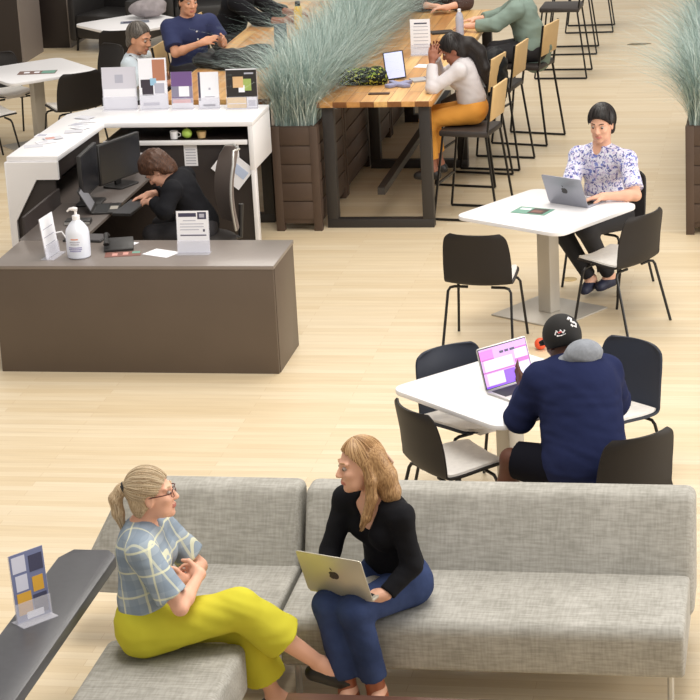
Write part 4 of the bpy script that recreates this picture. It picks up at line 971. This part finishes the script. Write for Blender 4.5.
# ------------------------------------------------------------------ laptops
M_key = mat('black_keys', (28, 28, 30), .6)
def apple(mb, M, s, m):
    mb.m = m; pts = []
    for i in range(40):
        a = 2*PI*i/40; rr = .5*(1+.10*math.cos(2*a)-.13*math.exp(-((a-PI/2)/.28)**2)-.10*math.exp(-((a-3*PI/2)/.25)**2))
        x, z = rr*math.cos(a)*.95, rr*math.sin(a)*1.05; 
        dx, dz = x-.62, z-.05
        if math.hypot(dx, dz) < .24: k = .24/max(math.hypot(dx, dz), 1e-3); x, z = .62+dx*k, .05+dz*k
        pts.append((x*s, z*s-.05*s))
    mb.prism(pts, -.0006, .0006, 'y', M)
    mb.prism([(.02*s, .52*s), (.10*s, .78*s), (.22*s, .86*s), (.18*s, .64*s)], -.0006, .0006, 'y', M)
def laptop(label, loc, rotz, w=.33, d=.23, angle=112, screen=None, body=M_alu, logo=True, tilt=0):
    t = thing('laptop', label, 'laptop', loc, 0); t.rotation_euler = (tilt, 0, rotz)
    b = MB(); b.prism(rrect(w, d, .012, 3), 0, .012, M=T(0, -d/2, 0)); o = obj('base', b, body, t, .0015)
    k = MB(); k.box(-w*.44, w*.44, -d*.60, -d*.10, .012, .0135); obj('keyboard', k, M_key, o)['label'] = 'black keyboard'
    k = MB(); k.box(-w*.17, w*.17, -d*.94, -d*.64, .012, .0127); obj('trackpad', k, M_steel, o)
    ML = T(0, 0, .008) @ RX(rad(angle-90)*-1)
    b = MB(); b.prism(rrect(w, d, .012, 3), -.0025, .0025, 'y', M=ML @ T(0, 0, d/2)); l = obj('lid', b, body, t, .001)
    b = MB(); b.box(-w*.485, w*.485, -.0042, -.0028, d*.03, d*.975, ML); scr = obj('screen_bezel', b, M_black, l)
    mats, rects = screen if screen else ([mat('dim_screen', (70, 80, 100), .2)], [(.03, .97, .05, .95, 0)])
    b = MB()
    for x0, x1, z0, z1, mi in rects:
        b.m = mi; b.box(-w*.47+w*.94*x0, -w*.47+w*.94*x1, -.0050-.0002*mi, -.0043, d*.05+d*.9*z0, d*.05+d*.9*z1, ML)
    obj('screen', b, mats, l)
    if logo:
        b = MB(); apple(b, ML @ T(0, .0031, d*.52) , .05, 0); obj('logo', b, mat('logo_dark', (44, 42, 44), .3), l)['label'] = 'dark apple shaped logo'
    return t
SM = [mat('screen_lilac', (190, 140, 220), .3, emis=.35), mat('screen_pink', (226, 96, 200), .3, emis=.4), mat('screen_white', (196, 198, 236), .3, emis=.35),
      mat('screen_violet', (110, 26, 220), .3, emis=.5), mat('screen_magenta', (170, 70, 170), .3, emis=.3), mat('screen_ink', (50, 34, 84), .4)]
rects = [(0, 1, 0, 1, 0), (0, .28, .72, .96, 1), (.02, .28, .70, .74, 4), (.05, .66, .42, .70, 2), (.72, .98, .56, .80, 2), (.70, 1, .46, .56, 4), (.0, .68, .38, .42, 4),
         (.06, .42, .06, .36, 2), (.42, .66, .04, .36, 3), (.68, .98, .08, .44, 2), (0, .95, 0, .05, 3), (.42, .50, .80, .86, 5), (.53, .61, .80, .86, 5), (.64, .74, .80, .86, 5), (.72, 1, .80, .84, 4)]
laptop('open laptop with a bright purple and pink screen in front of the navy hoodie', (1.26, -1.85, .741), rad(47), .345, .235, 108, (SM, rects), logo=False)
laptop('silver laptop with dark logo, its lid towards the camera, used by the floral shirt man', (1.215, 2.02, .741), rad(150), .33, .23, 112, body=mat('silver_grey_shell', (150, 152, 162), .35, .5))
laptop('silver laptop with dark logo resting on the jeans of the woman in black', (.785, -4.335, .60), rad(161), .33, .24, 112, body=mat('champagne_silver', (196, 190, 176), .35, .5))
# papers and leaflets
def sheet(name, label, cat, loc, rotz, w, d, mats, marks=(), thick=.002, group=None):
    b = MB(); b.box(-w/2, w/2, -d/2, d/2, 0, thick)
    for x0, x1, y0, y1, mi in marks: b.m = mi; b.box(-w/2+w*x0, -w/2+w*x1, -d/2+d*y0, -d/2+d*y1, thick, thick+.0006+.0002*mi)
    o = obj(name, b, mats, loc=loc, rotz=rotz, smooth=False); return tag(o, label, cat, group)
M_teal = mat('teal_print', (110, 156, 140), .5); M_brick = mat('red_brown_print', (128, 84, 74), .5)
sheet('leaflet', 'teal and brown leaflet beside the laptop on the upper white table', 'leaflet', (.98, 1.87, .7412), rad(-20), .26, .17, [M_teal, mat('dark_brown_print', (70, 58, 52), .5), M_paper, M_brick], [(.45, .9, .1, .9, 1), (.1, .4, .55, .8, 2), (.5, .8, .3, .6, 3)])
sheet('leaflet', 'brown and green leaflet on the far left white table', 'leaflet', (-4.27, 7.1, .7412), rad(8), .36, .16, [mat('brown_print', (122, 96, 88), .5), M_teal, M_paper], [(.62, .98, .1, .9, 1), (.15, .3, .3, .7, 2), (.42, .56, .3, .7, 2)])
sheet('folded_paper', 'dark leaflet on the farthest white table', 'leaflet', (-4.05, 9.75, .7412), rad(15), .3, .14, [mat('blue_grey_print', (120, 126, 140), .5), M_ink], [(.1, .5, .2, .8, 1)])

# ------------------------------------------------------------------ desk top things
t = thing('sanitizer_bottle', 'white pump bottle of hand sanitizer on the reception desk', 'bottle', (-1.935, .72, .7405))
b = MB(); b.lathe([(.07, 0), (.078, .008), (.080, .05), (.080, .165), (.074, .195), (.045, .235), (.024, .255), (.022, .262)], 24); obj('bottle', b, mat('translucent_white_plastic', (226, 230, 242), .3, coat=.3), t)
b = MB(); b.lathe([(.026, .258), (.026, .285), (.012, .289), (.009, .30), (.009, .322)], 16); b.tube([(.012, 0, .325), (-.012, 0, .33), (-.04, 0, .328), (-.058, 0, .312)], [.014, .014, .009, .006], 8); obj('pump', b, M_white, t)
b = MB()
for i, (z, hw, mi) in enumerate(((.135, .026, 0), (.115, .036, 1), (.10, .03, 1), (.078, .048, 2), (.066, .048, 2), (.054, .04, 2))):
    b.m = mi
    for k in range(-6, 6):
        a0 = -PI/2+k*hw/6/.081; a1 = a0+hw/6/.081*.9
        b.add([(.0812*math.cos(a), .0812*math.sin(a), zz) for a, zz in ((a0, z), (a1, z), (a1, z+.007), (a0, z+.007))], [(0, 1, 2, 3)])
obj('label_print', b, [mat('orange_print', (226, 130, 90), .5), M_greyink, mat('violet_print', (150, 146, 190), .5)], t)
def stand(name, label, cat, loc, rotz, w, h, mats, marks, tilt=8, holder=True, group=None, trans=False):
    t = thing(name, label, cat, loc, rotz, group); ML = RX(rad(-tilt))
    b = MB(); b.box(-w/2, w/2, -.001, .001, .006, h, ML)
    for x0, x1, z0, z1, mi in marks: b.m = mi; b.box(-w/2+w*x0, -w/2+w*x1, -.0015-.0003*mi, -.001, .006+(h-.006)*z0, .006+(h-.006)*z1, ML)
    obj('leaflet', b, mats, t, smooth=False)
    if holder:
        b = MB(); b.box(-w/2-.004, w/2+.004, .0025, .0045, 0, h*1.0, ML); b.box(-w/2-.004, w/2+.004, -.05, .045, 0, .003); b.box(-w/2-.004, w/2+.004, -.006, -.004, 0, h*.3, ML)
        obj('acrylic_holder', b, M_clear, t, smooth=False)
    return t
LN = lambda z, x0=.1, x1=.85: (x0, x1, z, z+.018, 2)
stand('sign_holder', 'white notice with dark header standing on the right of the reception desk', 'sign', (-1.165, .80, .7405), rad(2), .215, .285, [M_paper, M_ink, M_greyink],
      [(.06, .62, .86, .95, 1), (.66, .94, .80, .97, 1), (.72, .88, .84, .93, 2), LN(.76, .2, .6), LN(.68), LN(.61), LN(.54, .1, .7), (.82, .88, .50, .56, 1), LN(.42, .1, .92), (.1, .92, .40, .42, 1)], 6)
stand('sign_holder', 'white notice seen almost edge on at the left end of the reception desk', 'sign', (-2.125, .74, .7405), rad(84), .21, .28, [M_paper, M_ink, M_greyink], [LN(.3), LN(.5), LN(.7)], 6)
sheet('paper_sheet', 'white sheet of paper on the reception desk left of the notice', 'paper', (-1.39, .80, .7405), rad(-25), .21, .15, [M_paper])
sheet('paper_sheet', 'white sheet of paper by the black telephone on the inner worktop', 'paper', (-1.73, 1.03, .7425), rad(-20), .2, .13, [M_paper], [], .002)
sheet('leaflet', 'dark red printed leaflet lying on the reception desk behind the sanitizer', 'leaflet', (-1.65, .78, .7405), rad(12), .24, .12, [M_brick, mat('pink_print', (206, 150, 140), .5), M_teal], [(.2, .35, .2, .7, 1), (.5, .65, .3, .8, 1), (.75, .98, .5, .9, 2)])
t = thing('telephone', 'black desk telephone on the reception desk', 'telephone', (-1.72, .93, .7405), rad(15))
b = MB(); b.prism([(-.09, 0), (.09, 0), (.09, .055), (-.09, .02)], -.1, .1, 'x', RZ(0)); obj('base', b, M_black, t, .006)
b = MB(); b.tube([(-.08, -.07, .05), (-.08, -.05, .07), (-.08, .05, .09), (-.08, .08, .075)], [.022, .014, .014, .022], 8); obj('handset', b, M_black, t)
t = thing('open_book', 'dark open folder on the worktop left of the telephone', 'folder', (-2.02, 1.17, .7405), rad(-5)); 
b = MB(); b.box(-.14, .14, -.09, .09, 0, .012); obj('cover', b, M_black, t, .002); b = MB(); b.box(-.13, .13, -.08, .08, .012, .016); obj('page', b, mat('dark_page', (74, 70, 72), .6), t)
# inner worktop
o = sheet('keyboard', 'black computer keyboard under the hands of the receptionist', 'keyboard', (-1.93, 1.98, .7405), rad(86), .4, .14, [M_black, mat('grey_keys', (62, 62, 66), .6)], [(.03, .97, .08+.18*i, .2+.18*i, 1) for i in range(5)], .018)
def monitor(label, loc, rotz, w=.52, h=.31, z0=.13):
    t = thing('monitor', label, 'monitor', loc, rotz, 'black computer monitors')
    b = MB(); b.box(-w/2, w/2, -.012, .018, z0, z0+h); obj('casing', b, M_black, t, .005)
    b = MB(); b.box(-w/2+.012, w/2-.012, -.0135, -.012, z0+.012, z0+h-.012); obj('screen', b, mat('dark_screen', (26, 28, 34), .2), t)
    b = MB(); b.box(-.03, .03, .018, .04, .01, z0+h*.5); obj('stem', b, M_black, t, .004)
    b = MB(); b.prism(rrect(.24, .18, .03), 0, .012); obj('base', b, M_black, t, .002)
monitor('black monitor nearest the back of the counter, beside the curly head', (-2.20, 2.68, .7405), rad(68), .50, .31, .05)
monitor('black monitor at the left inner wall of the counter, seen edge on', (-2.28, 2.16, .7405), rad(92), .46, .32, .08)
laptop('small dark laptop standing open on the inner worktop in front of the monitors', (-2.20, 1.95, .741), rad(100), .28, .19, 118, ([mat('grey_screen', (130, 130, 136), .3)], [(.03, .97, .05, .95, 0)]), body=M_black, logo=False)
t = thing('card_reader', 'small dark desktop device with silver edge on the inner worktop', 'device', (-2.2, 1.58, .7405), rad(5)); b = MB(); b.box(-.09, .09, -.05, .05, 0, .03); obj('casing', b, M_black, t, .004); b = MB(); b.box(-.09, .09, -.056, -.05, .004, .022); obj('edge', b, M_alu, t)
b = MB(); b.tube([(0, 0, .02), (.1, .05, .03), (.16, -.04, .006), (.22, -.10, .006), (.27, -.06, .006)], .006, 6); tag(obj('white_cable', b, M_white, loc=(-2.32, 1.2, .7405)), 'white cable lying behind the edge-on notice', 'cable')
# office chair
t = thing('office_chair', 'grey office chair behind the receptionist', 'chair', (-1.44, 2.13, 0), rad(-62))
sb = SDF(); sb.ell((0, 0, .47), (.25, .24, .055), k=.02); sb.build('seat', M_darkgrey, t, (0, 0, 0), .012)
rows = []
for i in range(15):
    v = i/14; z = .56+.56*v; hw = .225*(1-.25*abs(v-.35)**1.5*2)*(1-.35*max(0, v-.85)/.15); y = .24+.05*v-.05*math.sin(v*3)
    rows.append([Vector((s*hw/5, y-.05*(s/5)**2*1.0, z)) for s in range(-5, 6)])
obj('backrest', slab_from_rows(rows, -.012, .012), mat('taupe_mesh', (112, 100, 94), .8), t)
edge = [r_[0] for r_ in rows]+[Vector((x, rows[-1][5].y, rows[-1][5].z+.004)) for x in (-.08, 0, .08)]+[r_[-1] for r_ in rows[::-1]]
b = MB(); b.tube(edge, .009, 6); obj('back_frame', b, M_alu, t)
b = MB(); b.tube([(0, .02, .43), (0, .02, .1)], .025); obj('gas_stem', b, M_black, t)
b = MB(); b.tube([(0, .1, .44), (0, .27, .46), (0, .29, .7)], .02); obj('back_bracket', b, M_black, t)
for k in range(5):
    a = 2*PI*k/5; b = MB(); b.tube([(0, .02, .09), (.27*math.cos(a), .02+.27*math.sin(a), .06)], [.025, .016]); o = obj('star_leg', b, M_black, t)
    b = MB(); b.ball((.27*math.cos(a), .02+.27*math.sin(a), .03), .03, 6); obj('castor', b, M_black, o)
# papers on the back panel
def vcard(label, x, z, w, h, roll=0, Yp=3.258, name='pinned_paper', marks=()):
    b = MB(); Mx = T(x, Yp, z) @ Matrix.Rotation(rad(roll), 4, 'Y'); b.box(-w/2, w/2, -.0015, .0, -h/2, h/2, Mx)
    for x0, x1, z0, z1, mi in marks: b.m = mi; b.box(-w/2+w*x0, -w/2+w*x1, -.003, -.0015, -h/2+h*z0, -h/2+h*z1, Mx)
    return tag(obj(name, b, [M_paper, M_greyink, mat('pale_orange_print', (226, 190, 176), .6), mat('pale_blue_print', (186, 200, 228), .6)], smooth=False), label, 'paper')
vcard('white notice pinned to the dark counter panel, between the curly head and the hanging sheet', -1.80, .83, .105, .165, marks=[(.12, .88, .1+.13*i, .14+.13*i, 1) for i in range(6)])
vcard('white paper pinned to the dark panel, half hidden by the curly head', -2.18, .78, .1, .15)
t = thing('hanging_leaflet', 'large white leaflet hanging tilted from a hook above the office chair', 'leaflet', (-1.40, 3.2, .88)); Mx = Matrix.Rotation(rad(40), 4, 'Y')
b = MB(); b.box(-.1, .17, .03, .034, -.21, .0, T(-.03, 0, -.05) @ Mx); b.m = 1; b.box(.02, .15, .028, .03, -.12, -.05, T(-.03, 0, -.05) @ Mx); b.m = 2; b.box(-.08, 0, .028, .03, -.15, -.09, T(-.03, 0, -.05) @ Mx)
obj('leaflet', b, [M_paper, mat('pale_blue_print', (186, 200, 228), .6), mat('pale_orange_print', (226, 190, 176), .6)], t, smooth=False)
b = MB(); b.tube([(-.02, .05, .035), (-.02, .03, .03), (-.02, .03, -.06)], .008, 6); obj('hook', b, M_white, t)
# counter top stands
Z = 1.1005
stand('brochure_stand', 'blank white folder standing at the left corner of the white counter', 'brochure', (-2.46, 3.70, Z), rad(4), .27, .335, [mat('milky_sheet', (206, 204, 214), .5), M_greyink, M_paper], [(.38, .62, .62, .82, 1), (.02, .98, .0, .48, 2), (.08, .2, .05, .09, 1), (.4, .6, .05, .09, 1)], 4, group='brochure stands on the white counter')
stand('brochure_stand', 'leaflet with orange and black photo blocks in a clear stand on the white counter', 'brochure', (-2.185, 3.70, Z), rad(6), .22, .40, [M_paper, mat('orange_photo', (178, 122, 96), .5), mat('dark_photo', (58, 50, 60), .5), mat('sky_photo', (150, 190, 214), .5), M_greyink],
      [(.5, .95, .55, .97, 1), (.06, .5, .42, .58, 2), (.1, .5, .26, .42, 2), (.4, .62, .46, .6, 3), (.55, .9, .3, .5, 4), (.12, .7, .06, .12, 4)], 5)
stand('brochure_stand', 'purple brochures in a clear stand on the white counter', 'brochure', (-1.955, 3.70, Z), rad(3), .165, .29, [mat('purple_print', (112, 84, 136), .5), mat('grey_purple_print', (134, 130, 152), .5), M_paper, mat('pink_red_print', (226, 140, 132), .5)],
      [(0, 1, .3, .6, 1), (.35, .85, .32, .6, 2), (0, 1, .0, .14, 2), (.05, .9, .14, .24, 3)], 5)
stand('brochure_stand', 'white printed brochures with dark edge in a clear stand on the white counter', 'brochure', (-1.74, 3.70, Z), rad(3), .16, .285, [M_paper, M_ink, M_greyink], [(0, .10, .2, 1, 1), (.5, .6, .5, .56, 2), (.3, .8, .3, .32, 2), (.2, .8, .04, .1, 1)], 5)
stand('brochure_stand', 'black and yellow poster card in a frame at the right end of the white counter', 'brochure', (-1.47, 3.68, Z), rad(3), .24, .31, [mat('black_print', (40, 36, 34), .5), mat('yellow_print', (232, 190, 40), .5), mat('green_print', (156, 176, 96), .5), M_paper, mat('orange_pale_print', (214, 176, 130), .5), M_greyink],
      [(0, .64, .0, .27, 1), (.66, .98, .0, .27, 3), (.7, .94, .04, .2, 5), (.42, .82, .44, .74, 2), (.22, .56, .52, .80, 4), (.4, .6, .40, .58, 3), (.04, .62, .10, .12, 3), (.0, 1, .975, 1, 3), (.6, .9, .86, .9, 5)], 5)
rg = random.Random(5)
for i in range(9):
    a = i/8; x = -2.80+.22*a+rg.uniform(-.09, .09); y = 2.45+.95*a
    sheet('loose_leaflet', ['white leaflet nearest the front of the left counter arm', 'pale leaflet lying second from the front of the left counter arm', 'pink printed slip on the left counter arm', 'grey printed slip in the middle of the left counter arm',
          'pale leaflet lying askew on the left counter arm', 'white slip towards the back of the left counter arm', 'grey leaflet near the bend of the white counter', 'pale slip beside the bend of the white counter', 'white leaflet right at the folder on the counter corner'][i], 'leaflet',
          (x, y, Z+.0028*(i % 3)), rad(rg.uniform(-40, 40)), .14, .10, [M_paper if i % 2 else mat('pale_grey_paper', (204, 204, 212), .6), [M_greyink, mat('pink_print', (206, 150, 140), .5)][i == 2], mat('pale_grey_paper', (204, 204, 212), .6)], [(.1, .6, .2, .8, 1 if i in (2, 3, 6) else 2)], .002, 'loose leaflets on the left counter arm')
# shelf items in the slot
t = thing('green_apple', 'green apple on the white shelf under the counter top', 'apple', (-1.83, 3.3, .9555)); b = MB(); b.ball((0, 0, .038), (.04, .04, .038), 8); obj('fruit', b, mat('green_apple_skin', (176, 208, 90), .35), t); b = MB(); b.tube([(0, 0, .07), (.004, 0, .085)], .003, 5); obj('stem', b, M_ply, t)
t = thing('small_plant', 'small bright green plant on the white shelf under the counter top', 'plant', (-1.72, 3.32, .9555)); b = MB(); b.lathe([(.03, 0), (.04, .05), (.036, .05)], 12); obj('pot', b, M_ply, t)
b = MB(); rg2 = random.Random(2)
for i in range(26):
    a = rg2.uniform(0, 6.28); e = rg2.uniform(.01, .06); x, y, z = e*1.4*math.cos(a), e*1.4*math.sin(a), rg2.uniform(.04, .09); w_ = .016
    b.add([(x-w_, y, z), (x, y-w_, z+.008), (x+w_, y, z+.014), (x, y+w_, z+.004)], [(0, 1, 2, 3)])
obj('leaves', b, mat('bright_leaf', (156, 190, 76), .5), t)
t = thing('white_mug', 'small white mug beside the green apple on the counter shelf', 'mug', (-1.93, 3.29, .9555)); b = MB(); b.lathe([(.028, 0), (.032, .06), (.028, .06), (.026, .01)], 14); obj('cup', b, M_white, t); b = MB(); b.tube([(.03, 0, .05), (.052, 0, .04), (.052, 0, .022), (.03, 0, .014)], .004, 6); obj('handle', b, M_white, t)

# ------------------------------------------------------------------ things on the high tables
ZT = 1.0455
sb = SDF(); rg3 = np.random.RandomState(4)
for i in range(14): sb.ell((rg3.uniform(-.13, .13), rg3.uniform(-.06, .06), rg3.uniform(.055, .085)), (.07, .06, .05), k=.03)
sb.cone((-.14, 0, .03), (.14, 0, .03), .07, k=.04); sb.cone((-.3, -.2, -.06), (.3, -.2, -.06), .06, k=.004, op='-'); sb.cone((-.3, 0, -.10), (.3, 0, -.10), .1, k=.004, op='-'); sb.cone((-.3, .2, -.06), (.3, .2, -.06), .06, k=.004, op='-')
o = sb.build('camouflage_bag', blotch_mat('camouflage_print', (30, 34, 30), [(132, 158, 60), (18, 20, 20), (196, 206, 84)], 28, .60), None, (0, 0, 0), .007, disp=wr_disp(.006, (60, 60, 60)))
o.location = (-.73, 4.85, ZT); tag(o, 'crumpled black and lime patterned pouch on the right high table', 'bag')
t = thing('tablet', 'tablet with pale lilac screen propped up on the right high table', 'tablet', (-.47, 4.98, ZT), rad(8))
b = MB(); b.prism(rrect(.17, .235, .012), -.004, .004, 'y', RX(rad(-22)) @ Matrix.Rotation(rad(-6), 4, 'Y') @ T(0, 0, .125)); obj('casing', b, M_black, t, .001)
b = MB(); b.box(-.075, .075, -.0052, -.004, .018, .232, RX(rad(-22)) @ Matrix.Rotation(rad(-6), 4, 'Y')); obj('screen', b, mat('lilac_screen', (186, 192, 236), .3, emis=.45), t)
b = MB(); b.box(-.05, .05, .0, .004, 0, .13, T(0, .15, 0) @ RX(rad(25))); obj('stand', b, M_black, t)
t = thing('folded_cloth', 'lavender grey folded cloth in front of the tablet', 'cloth', (-.40, 4.72, ZT), rad(0)); b = MB()
b.prism([(-.07, -.09), (-.02, -.03), (.05, -.08), (.10, -.05), (.04, .02), (.09, .10), (.03, .12), (-.01, .05), (-.08, .13), (-.11, .10), (-.05, .02), (-.12, -.05)], 0, .03); obj('cloth', b, mat('lavender_cloth', (150, 152, 184), .8), t, .008)
sheet('open_notebook', 'grey open notebook between the folded cloth and the woman in white', 'notebook', (-.22, 4.98, ZT), rad(25), .26, .15, [mat('grey_paper', (176, 174, 176), .6), M_ink], [(.48, .52, 0, 1, 1)], .012)
sheet('pencil_case', 'dark flat case on the right high table near its front edge', 'case', (-.52, 4.42, ZT), rad(2), .17, .05, [mat('dark_brown_leather', (70, 44, 30), .5)], (), .01)
stand('table_sign', 'white printed sign standing on the right high table', 'sign', (-.43, 6.05, ZT), rad(5), .17, .31, [M_paper, M_ink, M_greyink], [(.2, .85, .86, .9, 1)]+[(.15, .9, .78-.1*i, .80-.1*i, 2) for i in range(7)], 4)
def bottle(label, loc, prof, m, capm, caph):
    t = thing('drink_bottle', label, 'bottle', loc); b = MB(); b.lathe(prof, 16); obj('bottle', b, m, t); b = MB(); z = prof[-1][1]; r_ = prof[-1][0]; b.lathe([(r_*1.15, z-.004), (r_*1.15, z+caph), (r_*.9, z+caph+.004)], 12); obj('cap', b, capm, t)
bottle('clear plastic bottle on the right high table near the person in sage', (-.22, 7.0, ZT), [(.036, 0), (.038, .01), (.036, .07), (.038, .14), (.032, .18), (.014, .21)], mat('pale_blue_plastic', (190, 200, 226), .15, alpha=.6), M_white, .02)
bottle('yellow drink bottle on the left high table beside the grasses', (-1.80, 7.45, ZT), [(.038, 0), (.04, .01), (.04, .17), (.034, .20), (.022, .22)], mat('yellow_enamel', (240, 196, 24), .4), M_black, .035)
sheet('paper_sheet', 'loose white sheets on the right high table beside the person in sage', 'paper', (-.17, 6.62, ZT), rad(15), .3, .22, [M_paper, M_greyink], [(.1, .8, .3, .34, 1), (.1, .8, .6, .64, 1)])
sheet('notebook', 'dark notebook on the right high table behind the printed sign', 'notebook', (-.40, 7.1, ZT), rad(20), .2, .13, [M_black], (), .015)
sheet('paper_sheet', 'white slip on the right high table near the hands of the woman in white', 'paper', (-.30, 5.55, ZT), rad(-10), .2, .14, [M_paper])
sb = SDF(); rg3 = np.random.RandomState(8)
for i in range(22): sb.ell((rg3.uniform(-.26, .26), rg3.uniform(-.2, .2), rg3.uniform(.03, .10)), (.11, .09, .05), k=.05)
sb.cone((-.5, -.3, -.3), (-.5, -.3, -.3), .01, k=.01, op='-'); sb.ell((0, 0, -.5), (1.5, 1.5, .5), k=.004, op='-')
o = sb.build('black_jacket', mat('black_nylon', (22, 23, 25), .6, spec=.25, bump=.4, bscale=14), None, (0, 0, 0), .01, disp=wr_disp(.012, (34, 34, 40)))
o.location = (-2.02, 5.75, ZT); tag(o, 'crumpled black jacket heaped on the left high table', 'jacket')
t = thing('easel_sign', 'small dark folding sign on the left high table near the yellow bottle', 'sign', (-1.72, 6.3, ZT), rad(20)); b = MB()
b.box(-.055, .055, -.004, 0, 0, .26, T(0, -.06, 0) @ RX(rad(-13))); b.box(-.055, .055, 0, .004, 0, .26, T(0, .06, 0) @ RX(rad(13))); obj('boards', b, mat('slate_board', (70, 82, 92), .5), t)
sb = SDF(); 
for p, r3 in (((0, .0, .0), (.1, .16, .16)), ((.02, .05, -.16), (.08, .13, .2)), ((-.01, -.06, -.12), (.07, .1, .18))): sb.ell(p, r3, k=.05)
o = sb.build('hanging_jacket', mat('black_nylon', (22, 23, 25), .6, spec=.25, bump=.4, bscale=14), None, (0, 0, 0), .011, disp=wr_disp(.01, (34, 34, 34))); o.location = (.24, 5.86, .98); tag(o, 'black jacket draped over the back of the empty bar stool', 'jacket')
# seat-side white cloth bag behind the navy polo
sb = SDF(); sb.ell((0, 0, .09), (.2, .14, .09), k=.02); sb.ell((.08, .02, .13), (.12, .1, .08), k=.05)
o = sb.build('grey_tote_bag', mat('grey_canvas', (150, 142, 144), .9, noise=.2, nscale=12), None, (0, 0, 0), .012, disp=wr_disp(.01, (30, 30, 30))); o.location = (-3.98, 10.0, .745); tag(o, 'slouching grey tote bag on the farthest white table', 'bag')

# ------------------------------------------------------------------ floor details
b = MB(); b.lathe([(.055, 0), (.055, .004), (.045, .006)], 24); tag(obj('floor_socket', b, mat('brass', (186, 160, 110), .35, .6), loc=(1.14, 2.72, 0)), 'round brass floor socket under the upper white table', 'floor socket')
b = MB(); b.prism([(-.12, -.03), (-.04, -.05), (.08, -.03), (.14, .02), (.04, .045), (-.08, .03)], 0, .006); tag(obj('dry_leaf', b, mat('dry_leaf', (110, 92, 60), .8), loc=(1.05, 11.95, 0)), 'dry brown leaf lying alone on the floor, upper right', 'leaf')
b = MB(); b.ball((0, 0, .04), .04, 10); tag(obj('orange_ball', b, mat('orange_rubber', (236, 92, 56), .5), loc=(1.10, 1.06, 0)), 'small orange ball on the floor left of the black cap', 'ball')
# acrylic sign on the console table
stand('leaflet_holder', 'clear holder with blue and yellow leaflets on the narrow dark table', 'leaflet holder', (-.42, -4.97, .7405), rad(52), .17, .31,
      [mat('slate_blue_print', (104, 112, 150), .5), mat('pale_print', (196, 198, 216), .5), mat('ochre_print', (204, 156, 50), .5), mat('dark_blue_print', (52, 54, 84), .5), M_paper],
      [(.05, .45, .72, .96, 1), (.55, .95, .68, .92, 3), (.08, .5, .1, .42, 2), (.58, .9, .38, .6, 2), (.1, .45, .45, .68, 1), (.55, .95, .05, .34, 3), (.3, .8, .02, .12, 4), (.6, .9, .7, .78, 1)], 4)
